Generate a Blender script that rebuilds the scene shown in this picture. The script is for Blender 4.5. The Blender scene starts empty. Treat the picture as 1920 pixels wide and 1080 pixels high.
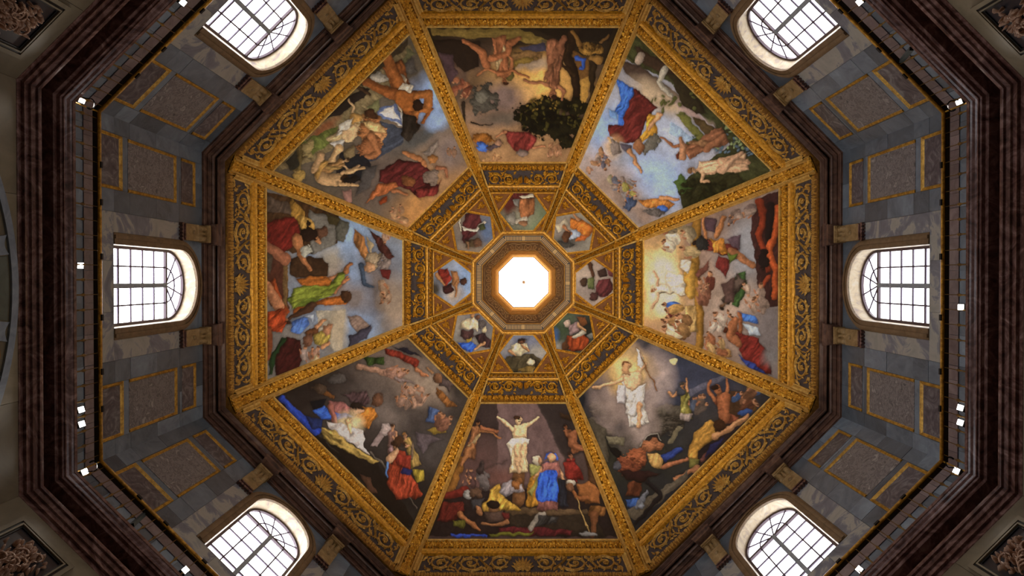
import bpy, math, random
import numpy as np
from mathutils import Vector, Matrix

# ------------------------------------------------------------------ camera, sky, sun, exposure
SC = bpy.context.scene
COL = SC.collection
Z0 = 1.6                      # eye height of the camera above the floor
F = 1280.0                    # focal length in pixels (24 mm lens)

cam_data = bpy.data.cameras.new('camera')
cam_data.sensor_width = 36.0
cam_data.lens = 24.0
cam_data.shift_x = -(985.9 - 960.0) / 1920.0
cam_data.shift_y = (535.4 - 540.0) / 1920.0
cam_data.clip_end = 400
cam = bpy.data.objects.new('camera', cam_data)
COL.objects.link(cam)
_d = Vector((0.002, 0.0085, 1.0)).normalized()
_z = -_d
_x = (Vector((1, 0, 0)) - _z * _z.x).normalized()
_y = _z.cross(_x)
cam.matrix_world = Matrix(((_x.x, _y.x, _z.x, 0.078), (_x.y, _y.y, _z.y, -0.216), (_x.z, _y.z, _z.z, Z0), (0, 0, 0, 1)))
SC.camera = cam

world = bpy.data.worlds.new('overcast_sky')
SC.world = world
world.use_nodes = True
_nt = world.node_tree
_bg = _nt.nodes['Background']
_tc = _nt.nodes.new('ShaderNodeTexCoord')
_sp = _nt.nodes.new('ShaderNodeSeparateXYZ')
_rp = _nt.nodes.new('ShaderNodeValToRGB')
_rp.color_ramp.elements[0].position = 0.0
_rp.color_ramp.elements[0].color = (0.80, 0.83, 0.90, 1)
_rp.color_ramp.elements[1].position = 0.9
_rp.color_ramp.elements[1].color = (1.0, 1.0, 1.0, 1)
_nt.links.new(_tc.outputs['Generated'], _sp.inputs[0])
_nt.links.new(_sp.outputs['Z'], _rp.inputs[0])
_mr = _nt.nodes.new('ShaderNodeMapRange')          # the cloud is brighter on the sun's side (the left of the picture)
for _i, _v in ((1, -1.0), (2, 1.0), (3, 1.6), (4, .4)): _mr.inputs[_i].default_value = _v
_nt.links.new(_sp.outputs['X'], _mr.inputs[0])
_vm = _nt.nodes.new('ShaderNodeVectorMath'); _vm.operation = 'SCALE'
_nt.links.new(_rp.outputs[0], _vm.inputs[0]); _nt.links.new(_mr.outputs[0], _vm.inputs['Scale'])
_nt.links.new(_vm.outputs[0], _bg.inputs[0])
SKY = 7.0
_bg.inputs[1].default_value = SKY

SC.view_settings.view_transform = 'Standard'
SC.view_settings.look = 'None'
SC.view_settings.exposure = 0.15
SC.view_settings.gamma = 1.0
SC.view_settings.use_curve_mapping = False
SC.cycles.use_denoising = True
SC.cycles.max_bounces = 8
SC.cycles.diffuse_bounces = 5
SC.cycles.glossy_bounces = 3
SC.cycles.transparent_max_bounces = 12
SC.cycles.sample_clamp_indirect = 4.0
SC.cycles.use_adaptive_sampling = True
SC.cycles.caustics_reflective = False
SC.cycles.caustics_refractive = False

T225 = math.tan(math.pi / 8)
C225 = math.cos(math.pi / 8)
PI = math.pi
random.seed(7)

R_DRUM, R_GLASS, R_LOW = 13.5, 14.02, 12.9
SIDES = {0: 'right', 1: 'lower right', 2: 'bottom', 3: 'lower left', 4: 'left', 5: 'upper left', 6: 'top', 7: 'upper right'}
SEEN = (0, 1, 3, 4, 5, 7)     # the drum sides inside the frame

# sampling portals standing in the drum windows and in the lantern (they only steer the sky's light)
def portal(loc, rot, sx, sy):
    l = bpy.data.lights.new('sky_portal', 'AREA')
    l.shape = 'RECTANGLE'; l.size = sx; l.size_y = sy
    l.cycles.is_portal = True
    o = bpy.data.objects.new('sky_portal', l); COL.objects.link(o)
    o.location = loc; o.rotation_euler = rot
for k in range(8):
    a = k * PI / 4
    portal(((R_GLASS + .08) * math.cos(a), (R_GLASS + .08) * math.sin(a), 25.7 + Z0), (PI / 2, 0, a + PI / 2), 2.9, 5.2)
portal((0, 0, 59.6 + Z0), (0, 0, 0), 4.4, 4.4)

# ------------------------------------------------------------------ materials
def lin(c):
    if isinstance(c, str):
        c = c.lstrip('#'); c = [int(c[i:i + 2], 16) / 255 for i in (0, 2, 4)]
    return tuple(x / 12.92 if x <= .04045 else ((x + .055) / 1.055) ** 2.4 for x in c)
def rgba(c, g=1.0):
    return tuple(min(1, v * g) for v in lin(c)) + (1,)

class NT:
    def __init__(s, name):
        s.m = bpy.data.materials.new(name); s.m.use_nodes = True
        s.t = s.m.node_tree; s.p = s.t.nodes['Principled BSDF']
        s.g = s.t.nodes.new('ShaderNodeNewGeometry')
    def n(s, typ, **kw):
        o = s.t.nodes.new(typ)
        for k, v in kw.items(): setattr(o, k, v)
        return o
    def l(s, a, b): s.t.links.new(a, b)
    def pos(s, scale=(1, 1, 1), rnd=0):
        mp = s.n('ShaderNodeMapping'); mp.inputs['Scale'].default_value = scale
        s.l(s.g.outputs['Position'], mp.inputs[0])
        if rnd:
            oi = s.n('ShaderNodeObjectInfo'); ml = s.n('ShaderNodeMath', operation='MULTIPLY'); ml.inputs[1].default_value = rnd
            s.l(oi.outputs['Random'], ml.inputs[0])
            cb = s.n('ShaderNodeCombineXYZ')
            for i in range(3): s.l(ml.outputs[0], cb.inputs[i])
            s.l(cb.outputs[0], mp.inputs['Location'])
        return mp.outputs[0]
    def noise(s, vec, scale, detail=4, rough=.55, dist=0):
        o = s.n('ShaderNodeTexNoise'); o.inputs['Scale'].default_value = scale; o.inputs['Detail'].default_value = detail
        o.inputs['Roughness'].default_value = rough; o.inputs['Distortion'].default_value = dist
        s.l(vec, o.inputs['Vector']); return o.outputs['Fac']
    def ramp(s, fac, stops):
        o = s.n('ShaderNodeValToRGB'); cr = o.color_ramp
        while len(cr.elements) < len(stops): cr.elements.new(.5)
        for e, (p, c) in zip(cr.elements, stops): e.position = p; e.color = c
        s.l(fac, o.inputs[0]); return o.outputs[0]
    def mix(s, fac, a, b, mode='MIX'):
        o = s.n('ShaderNodeMixRGB', blend_type=mode)
        for i, v in ((0, fac), (1, a), (2, b)):
            if isinstance(v, (int, float)): o.inputs[i].default_value = v
            elif isinstance(v, tuple): o.inputs[i].default_value = v
            else: s.l(v, o.inputs[i])
        return o.outputs[0]
    def bump(s, fac, strength, dist):
        o = s.n('ShaderNodeBump'); o.inputs['Strength'].default_value = strength; o.inputs['Distance'].default_value = dist
        s.l(fac, o.inputs['Height']); s.l(o.outputs[0], s.p.inputs['Normal'])
    def fin(s, col=None, rough=.5, metal=0., spec=.5):
        if col is not None:
            if isinstance(col, tuple): s.p.inputs['Base Color'].default_value = col
            else: s.l(col, s.p.inputs['Base Color'])
        s.p.inputs['Roughness'].default_value = rough; s.p.inputs['Metallic'].default_value = metal
        s.p.inputs['Specular IOR Level'].default_value = spec
        return s.m

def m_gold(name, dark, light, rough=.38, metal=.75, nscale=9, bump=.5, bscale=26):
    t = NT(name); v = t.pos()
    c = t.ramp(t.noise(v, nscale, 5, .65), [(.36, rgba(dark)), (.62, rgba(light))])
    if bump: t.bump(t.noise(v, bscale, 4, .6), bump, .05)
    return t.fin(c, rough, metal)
def m_marble(name, stops, scale, detail=6, dist=1.5, rough=.35, stretch=(1, 1, 1), rnd=0, tint=0., spec=.4, veins=None):
    t = NT(name); v = t.pos(stretch, rnd)
    c = t.ramp(t.noise(v, scale, detail, .62, dist), [(p, rgba(q)) for p, q in stops])
    if veins:
        w = t.noise(v, veins[1], 3, .5, 2.5)
        k = t.ramp(w, [(.47, (0, 0, 0, 1)), (.5, (1, 1, 1, 1)), (.53, (0, 0, 0, 1))])
        c = t.mix(k, c, rgba(veins[0]))
    if tint:
        oi = t.n('ShaderNodeObjectInfo')
        k = t.ramp(oi.outputs['Random'], [(0, (1 - tint,) * 3 + (1,)), (1, (1 + tint,) * 3 + (1,))])
        c = t.mix(1.0, c, k, 'MULTIPLY')
    return t.fin(c, rough, 0, spec)

M = {}
M['gold'] = m_gold('gilded_stucco', '#b07416', '#f2b038', .34, .3, 7, .35, 22)
M['leafgold'] = m_gold('gilded_leafwork', '#aa6a10', '#ffc03e', .28, .35, 11, .6, 30)
M['palegold'] = m_gold('pale_gilding', '#c4923e', '#efc66e', .4, .2, 5, .2, 20)
M['oldgold'] = m_gold('dull_gilding', '#a0702c', '#eab858', .34, .25, 9, .5, 24)
M['bronze'] = m_gold('gilded_bronze', '#a4741e', '#e8b448', .34, .35, 6, .1, 30)
M['slate'] = m_marble('frieze_ground', [(.3, '#3c3432'), (.55, '#564c4a'), (.75, '#463e3c')], 3, rough=.6, spec=.2)
M['ochre'] = m_gold('red_ochre_ground', '#7a4a24', '#94602c', .6, .1, 4, .1, 20)
M['bluegrey'] = m_marble('blue_grey_marble', [(.28, '#5a636a'), (.5, '#747f89'), (.72, '#8a969f')], .9, 6, 1.2, .3, rnd=40, tint=.4, veins=('#78828a', .55))
M['pinkgrey'] = m_marble('pinkish_band_marble', [(.3, '#6e5c5c'), (.7, '#92807c')], 2.2, 6, 1, .3, tint=.2)
M['mauve'] = m_marble('mauve_breccia', [(.32, '#565254'), (.46, '#968e8a'), (.54, '#686262'), (.68, '#b6aea8')], 3.4, 10, 1.0, .35, tint=.06)
M['dkmauve'] = m_marble('dark_mauve_marble', [(.3, '#443e44'), (.5, '#645c60'), (.6, '#7e7a7a'), (.78, '#aaa6a0')], 1.6, 7, 3, .3, rnd=60, tint=.1)
M['cream'] = m_marble('streaked_cream_marble', [(.34, '#74747a'), (.47, '#8a8a90'), (.53, '#b8b2a4'), (.7, '#a4a094')], .75, 9, 1.4, .35, rnd=70)
M['brownstone'] = m_marble('brown_window_stone', [(.3, '#6e5638'), (.6, '#8c7050'), (.8, '#a08058')], 2.5, 5, 1, .45)
M['paleveal'] = m_marble('pale_reveal_marble', [(.3, '#b09a90'), (.5, '#dcc49c'), (.75, '#e8dcc8')], 1.6, 6, 2, .5)
M['ochrestone'] = m_marble('ochre_bracket_stone', [(.3, '#86683c'), (.55, '#ac8c5c'), (.75, '#c8aa7c')], 2.5, 5, 1.5, .45)
M['porphyry'] = m_marble('brown_red_porphyry', [(.3, '#38221e'), (.48, '#60403a'), (.6, '#80605a'), (.75, '#a4847c')], 1.5, 8, 2.5, .25, tint=.0, spec=.5)
M['porphyry2'] = m_marble('purple_brown_marble', [(.3, '#46322a'), (.5, '#6a4c3e'), (.7, '#866552'), (.85, '#a8866e')], 1.2, 8, 2.5, .35)
M['beige'] = m_marble('beige_wall_stone', [(.3, '#645844'), (.55, '#7a6e58'), (.8, '#8c7e68')], .7, 7, 1, .45, rnd=50, tint=.14)
M['floor'] = m_marble('floor_marble', [(.3, '#8c8078'), (.6, '#b0a496'), (.8, '#948a84')], .8, 4, 1, .3)
M['dark'] = NT('dark_panel_stone').fin(rgba('#26242a'), .3)
M['archblue'] = m_marble('blue_grey_arch_stone', [(.3, '#666e7a'), (.7, '#8a929c')], 2, 5, 1, .35)
M['amber'] = m_marble('amber_inlay', [(.3, '#5c3a10'), (.7, '#8c6020')], 2, 5, 1, .3)
M['greeninlay'] = m_marble('green_grey_inlay', [(.3, '#38403a'), (.7, '#525a52')], 2, 5, 1, .3)
M['terra'] = m_marble('flesh_pink_carving', [(.3, '#8a6450'), (.7, '#c8a084')], 5, 5, 1, .5)
M['railblack'] = NT('black_iron').fin(rgba('#14120f'), .5, .3)
M['balgold'] = m_gold('darkened_baluster_gilding', '#5e4014', '#8e6a26', .4, .5, 6, .1, 30)  # gilding darkened in its colour to offset the glare of the close floodlights
M['railbrown'] = NT('dark_bronze_rail').fin(rgba('#3c2c14'), .5, .3)
M['cablerubber'] = NT('black_cable_rubber').fin(rgba('#0a0a0a'), 1, 0, 0)
M['lampblack'] = NT('black_lamp_casing').fin(rgba('#101010'), .4)
M['frameiron'] = NT('dark_brown_window_iron').fin(rgba('#4a3438'), .5)
M['thiniron'] = NT('thin_window_bars').fin(rgba('#5a4a5a'), .5)
M['mullionstone'] = m_marble('grey_mullion_stone', [(.3, '#8c949c'), (.7, '#b0b4b8')], 4, 4, 1, .4)
M['hook'] = NT('glare_pale_hook_metal').fin(rgba('#dcdcd8'), .5)  # pale colour stands in for the skylight's glare on the hook
M['tube'] = NT('grey_metal_tube').fin(rgba('#5a605c'), .45, .3)
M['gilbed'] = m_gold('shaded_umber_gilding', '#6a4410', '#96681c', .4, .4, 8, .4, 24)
M['lantern'] = m_gold('lantern_stucco', '#a8783c', '#c0924e', .55, .1, 4, .05, 20)
M['lantfrieze'] = m_marble('lantern_frieze_ground', [(.3, '#86694c'), (.7, '#a5845f')], 5, 4, 1, .6, spec=.2)
for _k in ('lantern', 'lantfrieze'):
    _p = M[_k].node_tree.nodes['Principled BSDF']; _p.inputs['Specular IOR Level'].default_value = 0; _p.inputs['Roughness'].default_value = .9; _p.inputs['Metallic'].default_value = 0
M['keyground'] = NT('key_band_ground').fin(rgba('#6c6460'), .9, 0, 0)
M['arabesque'] = NT('pale_arabesque').fin(rgba('#dcb880'), .9, 0, 0)
t = NT('window_glass'); t.t.nodes.remove(t.p)
_tr = t.n('ShaderNodeBsdfTransparent'); _gl = t.n('ShaderNodeBsdfGlossy'); _gl.inputs['Roughness'].default_value = .05
_tr.inputs[0].default_value = (.96, .97, 1, 1)
_mx = t.n('ShaderNodeMixShader'); _mx.inputs[0].default_value = .05
t.l(_tr.outputs[0], _mx.inputs[1]); t.l(_gl.outputs[0], _mx.inputs[2])
t.l(_mx.outputs[0], t.t.nodes['Material Output'].inputs['Surface']); M['glass'] = t.m
t = NT('lit_lamp_lens'); t.p.inputs['Emission Color'].default_value = (1, .93, .82, 1); t.p.inputs['Emission Strength'].default_value = 14
M['lens'] = t.fin((1, 1, 1, 1), .3)
t = NT('fresco_paint')
_va = t.n('ShaderNodeVertexColor', layer_name='paint')
_v = t.pos(); _ns = t.noise(_v, 9, 6, .7)
_c = t.mix(.35, _va.outputs[0], t.ramp(_ns, [(.3, (.55, .55, .55, 1)), (.7, (1.45, 1.45, 1.45, 1))]), 'MULTIPLY')
M['paint'] = t.fin(_c, .55, 0, .25)

# ------------------------------------------------------------------ mesh builder and scene helpers
class MB:
    def __init__(s): s.v = []; s.f = []
    def add(s, vs, fs):
        b = len(s.v); s.v += [tuple(p) for p in vs]; s.f += [tuple(b + i for i in f) for f in fs]; return s
    def box(s, x0, x1, y0, y1, z0, z1):
        return s.add([(x0, y0, z0), (x1, y0, z0), (x1, y1, z0), (x0, y1, z0), (x0, y0, z1), (x1, y0, z1), (x1, y1, z1), (x0, y1, z1)],
                     [(0, 3, 2, 1), (4, 5, 6, 7), (0, 1, 5, 4), (1, 2, 6, 5), (2, 3, 7, 6), (3, 0, 4, 7)])
    def grid(s, rows, close=False):
        """rows of equally many points joined with quads"""
        n = len(rows[0]); b = len(s.v)
        for r in rows: s.v += [tuple(p) for p in r]
        for i in range(len(rows) - 1):
            for j in range(n if close else n - 1):
                k = (j + 1) % n
                s.f.append((b + i * n + j, b + i * n + k, b + (i + 1) * n + k, b + (i + 1) * n + j))
        return s
    def tube(s, pts, rad, n=6, cap=True):
        pts = [Vector(p) for p in pts]; rows = []
        for i, p in enumerate(pts):
            d = (pts[min(i + 1, len(pts) - 1)] - pts[max(i - 1, 0)]).normalized()
            u = d.cross(Vector((0, 0, 1)) if abs(d.z) < .9 else Vector((1, 0, 0))).normalized(); w = d.cross(u)
            r = rad[i] if isinstance(rad, (list, tuple)) else rad
            rows.append([p + u * (r * math.cos(2 * PI * j / n)) + w * (r * math.sin(2 * PI * j / n)) for j in range(n)])
        s.grid(rows, True)
        if cap:
            b = len(s.v)
            s.f.append(tuple(b - n + j for j in range(n))); s.f.append(tuple(b - len(pts) * n + n - 1 - j for j in range(n)))
        return s
    def mesh(s, name, mat, smooth=False):
        m = bpy.data.meshes.new(name); m.from_pydata(s.v, [], s.f); m.update()
        m.materials.append(M[mat])
        if smooth: m.polygons.foreach_set('use_smooth', [True] * len(m.polygons))
        return m

def tag(o, label=None, cat=None, group=None, kind=None):
    if label: o['label'] = label
    if cat: o['category'] = cat
    if group: o['group'] = group
    if kind: o['kind'] = kind
    return o
def put(name, mesh, parent=None, loc=(0, 0, 0), rz=0.0):
    o = bpy.data.objects.new(name, mesh); COL.objects.link(o)
    if parent is not None: o.parent = parent
    o.location = loc; o.rotation_euler = (0, 0, rz)
    return o
def root(name, base, ang, label=None, cat=None, group=None, kind=None):
    """an Empty at BASE, a point given in the frame of the side that looks along +X, turned by ANG about the axis of the room"""
    c, s = math.cos(ang), math.sin(ang)
    o = bpy.data.objects.new(name, None); COL.objects.link(o)
    o.location = (base[0] * c - base[1] * s, base[0] * s + base[1] * c, base[2]); o.rotation_euler = (0, 0, ang)
    o.empty_display_size = .3
    o['_base'] = tuple(base)
    return tag(o, label, cat, group, kind)
def part(name, mesh, rt):
    b = rt['_base']
    return put(name, mesh, rt, (-b[0], -b[1], -b[2]))

# dome profile: elliptical cloister vault over the octagon, addressed by the pixel radius RHO under which it is seen from the floor
_th = np.linspace(0, 1.45, 3000)
_r, _h = 12.8 * np.cos(_th), 29.5 + 20.0 * np.sin(_th)
_rho = F * _r / _h
def prof(rho):
    th = float(np.interp(-rho, -_rho, _th))
    r, h = 12.8 * math.cos(th), 29.5 + 20 * math.sin(th)
    dr, dh = -12.8 * math.sin(th), 20 * math.cos(th)
    q = math.hypot(dr, dh)
    return r, h, -dh / q, dr / q
def D(s, rho, n=0.0):
    r, h, nr, nh = prof(rho)
    return (r + nr * n, s * h / F, h + nh * n + Z0)
def RB(s, rho, n=0.0):
    """the same for a rib: the frame's X axis runs through the corner of the octagon"""
    r, h, nr, nh = prof(rho)
    return (r / C225 + nr * n, s * h / F, h + nh * n + Z0)
# ------------------------------------------------------------------ setting: floor, lower walls, entablature, drum, upper cornice, dome shell, lantern
def ring(profile, name, mat, closed=False):
    """octagonal ring swept from (apothem, height) points"""
    mb = MB(); rows = []
    for r, h in profile:
        rows.append([(r / C225 * math.cos(PI / 8 + k * PI / 4), r / C225 * math.sin(PI / 8 + k * PI / 4), h + Z0) for k in range(8)])
    mb.grid(rows, True)
    return mb.mesh(name, mat)

fl = MB()
fl.add([(R_LOW / C225 * math.cos(PI / 8 + k * PI / 4), R_LOW / C225 * math.sin(PI / 8 + k * PI / 4), 0) for k in range(8)], [tuple(range(8))])
tag(put('floor', fl.mesh('floor', 'floor')), kind='structure')

COMPASS = {0: 'right', 1: 'lower_right', 2: 'bottom', 3: 'lower_left', 4: 'left', 5: 'upper_left', 6: 'top', 7: 'upper_right'}
# lower walls: a backing plane with stone slabs of their own at the top, where the photograph shows them
for k in range(8):
    a = k * PI / 4; hw = R_LOW * T225
    mb = MB().add([(R_LOW + .04, -hw - .03, 0), (R_LOW + .04, hw + .03, 0), (R_LOW + .04, hw + .03, 17.6 + Z0), (R_LOW + .04, -hw - .03, 17.6 + Z0)], [(0, 1, 2, 3)])
    w = root('wall_%s' % COMPASS[k], (R_LOW, 0, 0), a, kind='structure')
    part('wall_core', mb.mesh('wall_core', 'beige'), w)
    if k in SEEN:
        rnd = random.Random(k)
        cuts = [13.4, 14.9, 16.35, 17.5]
        for i in range(3):
            ts = [-hw] + [(-2.6, 0.3, 3.1), (-3.4, -1.2, 1.3, 3.3), (-2.9, -.3, 2.4)][i] + (hw,) if False else [-hw, *((-2.6, 0.3, 3.1), (-3.4, -1.2, 1.3, 3.3), (-2.9, -.3, 2.4))[i], hw]
            for j in range(len(ts) - 1):
                b = MB(); g = .006; p = R_LOW - rnd.uniform(0, .012)
                b.box(p, R_LOW + .04, ts[j] + g, ts[j + 1] - g, cuts[i] + g + Z0, cuts[i + 1] - g + Z0)
                part('wall_slab', b.mesh('wall_slab', 'beige'), w)

# main entablature (architrave, frieze, cornice, ledge behind the railing)
trim_low = ring([(12.92, 17.47), (12.88, 17.5), (12.88, 17.64), (12.80, 17.642), (12.80, 17.79), (12.74, 17.80), (12.735, 17.84), (12.72, 17.92), (12.72, 17.95), (12.66, 17.952), (12.65, 18.0), (12.65, 18.06), (12.7, 18.1), (12.98, 18.12),
                 (12.98, 18.5), (12.66, 18.5), (12.64, 18.53), (12.64, 18.62), (12.55, 18.622), (12.55, 18.66), (12.54, 18.70), (12.50, 18.702), (12.50, 18.74), (12.48, 18.80), (12.44, 18.86), (12.42, 18.92), (12.40, 18.93), (12.40, 19.04), (13.5, 19.04)],
                'trim_1', 'porphyry')
tag(put('trim_1', trim_low), kind='structure')
# upper cornice below the dome
trim_up = ring([(13.5, 28.74), (13.46, 28.74), (13.46, 28.78), (13.42, 28.78), (13.40, 28.82), (13.40, 29.02), (13.34, 29.02), (13.34, 29.08), (13.26, 29.12), (13.20, 29.12), (13.16, 29.16), (13.14, 29.5), (13.05, 29.5), (13.05, 29.22), (13.0, 29.22), (13.0, 29.36), (12.97, 29.36), (12.97, 29.42), (12.86, 29.46), (12.84, 29.5), (12.84, 29.56), (13.2, 29.6)],
               'trim_2', 'porphyry2')
tag(put('trim_2', trim_up), kind='structure')
# dome shell behind the pictures and the gilding
_pf = []
for rho in np.linspace(556, 97, 40):
    r, h, nr, nh = prof(rho); _pf.append((r - nr * .12, h - nh * .12))
tag(put('ceiling', ring([(13.3, 29.5)] + _pf + [(3.9, 48.9)], 'ceiling', 'ochre')), kind='structure')

# drum walls with their windows
def drum_wall(k):
    a = k * PI / 4; hw = R_DRUM * T225; R = R_DRUM; W = 1.39; hs, hb = 26.81, 22.5
    w = root('wall_drum_%s' % COMPASS[k], (R, 0, 19 + Z0), a, kind='structure')
    mb = MB(); z = lambda h: h + Z0
    for s in (-1, 1):
        mb.add([(R, s * W, z(18.9)), (R, s * hw, z(18.9)), (R, s * hw, z(29.3)), (R, s * W, z(29.3))], [(0, 1, 2, 3)])
    mb.add([(R, -W, z(18.9)), (R, W, z(18.9)), (R, W, z(hb)), (R, -W, z(hb))], [(0, 1, 2, 3)])
    arc = [(W * math.cos(PI - i * PI / 24), hs + W * math.sin(PI - i * PI / 24)) for i in range(25)]
    mb.grid([[(R, t, z(h)) for t, h in arc], [(R, t, z(29.3)) for t, h in arc]])
    part('wall_core', mb.mesh('drum_core', 'bluegrey'), w)
    if k in SEEN:
        rnd = random.Random(k + 20); cuts = [19.06, 20.2, 21.0, 21.56, 22.6, 23.5, 25.2, 26.85, 28.78]
        for s in (-1, 1):
            for i in range(len(cuts) - 1):
                if i == 2: ts = [2.46] + [2.46 + .447 * q for q in range(1, 7)] + [hw]
                elif i == 1: ts = [2.46, 3.0, 3.5, 4.0, 4.5, 5.05, hw]
                else: ts = [2.46, 3.2, 5.05, hw] if i % 2 == 0 else [2.46, 3.2, 4.2, 5.05, hw]
                for j in range(len(ts) - 1):
                    g = .005; p = R - .02 - rnd.uniform(0, .008) - (.03 if i == 2 else 0)
                    b = MB(); y0, y1 = sorted((s * (ts[j] + g), s * (ts[j + 1] - g)))
                    b.box(p, R, y0, y1, z(cuts[i] + g), z(cuts[i + 1] - g))
                    part('stone_slab', b.mesh('stone_slab', 'pinkgrey' if i == 2 else 'bluegrey'), w)
        if True:      # the slabs under the sill
            for i in range(3):
                ts = [-2.45, -1.5, -.5, .5, 1.5, 2.45]
                for j in range(5):
                    b = MB(); p = R - .02 - (.03 if i == 2 else 0)
                    b.box(p, R, ts[j] + .005, ts[j + 1] - .005, z(cuts[i] + .005), z(cuts[i + 1] - .005))
                    part('stone_slab', b.mesh('stone_slab', 'pinkgrey' if i == 2 else 'bluegrey'), w)
for k in range(8): drum_wall(k)

# window meshes, shared by the eight windows; every pane is a piece of its own
def window_meshes():
    L = []
    z = lambda h: h + Z0; R = R_DRUM; G = R_GLASS; W = 1.39; hs, hb = 26.81, 22.5
    def arcpts(w, n=24): return [(w * math.cos(PI - i * PI / n), hs + w * math.sin(PI - i * PI / n)) for i in range(n + 1)]
    # reveal: jambs, soffit, sloping sill
    out = [(-W, hb)] + arcpts(W) + [(W, hb)]; inn = [(-W, 23.2)] + arcpts(W) + [(W, 23.2)]
    mb = MB().grid([[(R - .04, t, z(h)) for t, h in out], [(G + .1, t, z(h)) for t, h in inn]])
    L.append(('reveal', mb.mesh('reveal', 'paleveal', False)))
    L.append(('sill', MB().box(R - .06, R + .02, -1.42, 1.42, z(hb - .03), z(hb)).add([(R, -W, z(hb)), (R, W, z(hb)), (G + .1, W, z(23.2)), (G + .1, -W, z(23.2))], [(0, 1, 2, 3)]).mesh('sill', 'cream')))
    # moulded brown stone frame: two steps
    def band(w0, w1, p, hbot):
        m = MB(); A = [(-w0, hbot)] + arcpts(w0) + [(w0, hbot)]; B = [(-w1, hbot)] + arcpts(w1) + [(w1, hbot)]
        m.grid([[(R, t, z(h)) for t, h in A], [(R - p, t, z(h)) for t, h in A], [(R - p, t, z(h)) for t, h in B], [(R, t, z(h)) for t, h in B]])
        for q in (-1, 1): m.add([(R, q * w0, z(hbot)), (R - p, q * w0, z(hbot)), (R - p, q * w1, z(hbot)), (R, q * w1, z(hbot))], [(0, 1, 2, 3)])
        return m
    m = band(1.39, 1.58, .10, hb); m2 = band(1.58, 1.70, .14, hb); m.add(m2.v, m2.f); m3 = band(1.70, 1.78, .07, hb); m.add(m3.v, m3.f)
    L.append(('stone_frame', m.mesh('stone_frame', 'brownstone')))
    # streaked marble strips left, right and below
    for s in (-1, 1):
        y0, y1 = sorted((s * 1.79, s * 2.45)); L.append(('marble_jamb', MB().box(R - .05, R, y0, y1, z(22.51), z(26.92)).mesh('marble_jamb', 'cream')))
    for y0, y1 in ((-2.45, -.85), (-.84, .84), (.85, 2.45)):
        L.append(('marble_apron', MB().box(R - .055, R, y0, y1, z(21.58), z(22.5)).mesh('marble_apron', 'cream')))
    # outer iron frame, transom, mullion, bars
    m = MB(); A = [(-W, 23.0)] + arcpts(W) + [(W, 23.0)]; B = [(-W + .1, 23.0)] + arcpts(W - .1) + [(W - .1, 23.0)]
    m.grid([[(G - .06, t, z(h)) for t, h in A], [(G - .06, t, z(h)) for t, h in B], [(G + .04, t, z(h)) for t, h in B]])
    L.append(('sash_frame', m.mesh('sash_frame', 'frameiron')))
    L.append(('transom', MB().box(G - .06, G + .04, -W + .05, W - .05, z(hs - .06), z(hs + .06)).mesh('transom', 'frameiron')))
    L.append(('mullion', MB().box(G - .09, G + .05, -.085, .085, z(23.0), z(hs - .06)).mesh('mullion', 'mullionstone')))
    hb_ = [23.70, 24.46, 25.22, 25.99]
    for i, h in enumerate(hb_):
        w = .045 if i == 0 else .034
        for s in (-1, 1):
            y0, y1 = sorted((s * .085, s * (W - .1))); L.append(('glazing_bar', MB().box(G - .02, G + .02, y0, y1, z(h - w), z(h + w)).mesh('glazing_bar', 'thiniron')))
    for s in (-1, 1):
        L.append(('glazing_bar', MB().box(G - .03, G + .02, s * .69 - .028, s * .69 + .028, z(23.0), z(hs - .06)).mesh('glazing_bar', 'thiniron')))
    for q in (36, 72, 108, 144):
        c, s_ = math.cos(math.radians(q)), math.sin(math.radians(q))
        L.append(('fan_bar', MB().tube([(G - .01, .06 * c, z(hs + .06 * s_)), (G - .01, 1.3 * c, z(hs + 1.3 * s_))], .034, 4).mesh('fan_bar', 'thiniron')))
    L.append(('fan_ring', MB().tube([(G - .01, .68 * math.cos(i * PI / 16), z(hs + .68 * math.sin(i * PI / 16))) for i in range(17)], .034, 4).mesh('fan_ring', 'thiniron')))
    # panes
    rows = [23.0] + hb_ + [hs - .02]; cols = [-W + .06, -.69, 0, .69, W - .06]
    for i in range(5):
        for j in range(4):
            L.append(('pane', MB().add([(G, cols[j], z(rows[i])), (G, cols[j + 1], z(rows[i])), (G, cols[j + 1], z(rows[i + 1])), (G, cols[j], z(rows[i + 1]))], [(0, 1, 2, 3)]).mesh('pane', 'glass')))
    for r0, r1 in ((.02, .68), (.68, 1.33)):
        for q in range(5):
            an = [math.radians(36 * q + 36 * i / 6) for i in range(7)]
            L.append(('pane', MB().grid([[(G, r0 * math.cos(x), z(hs + r0 * math.sin(x))) for x in an], [(G, r1 * math.cos(x), z(hs + r1 * math.sin(x))) for x in an]]).mesh('fan_pane', 'glass')))
    return L
WM = window_meshes()
for i, k in enumerate((4, 5, 7, 0, 1, 3, 2, 6)):
    w = root('window_%d' % (i + 1), (R_DRUM, 0, 22.5 + Z0), k * PI / 4, kind='structure')
    for n, m in WM: part(n, m, w)

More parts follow.
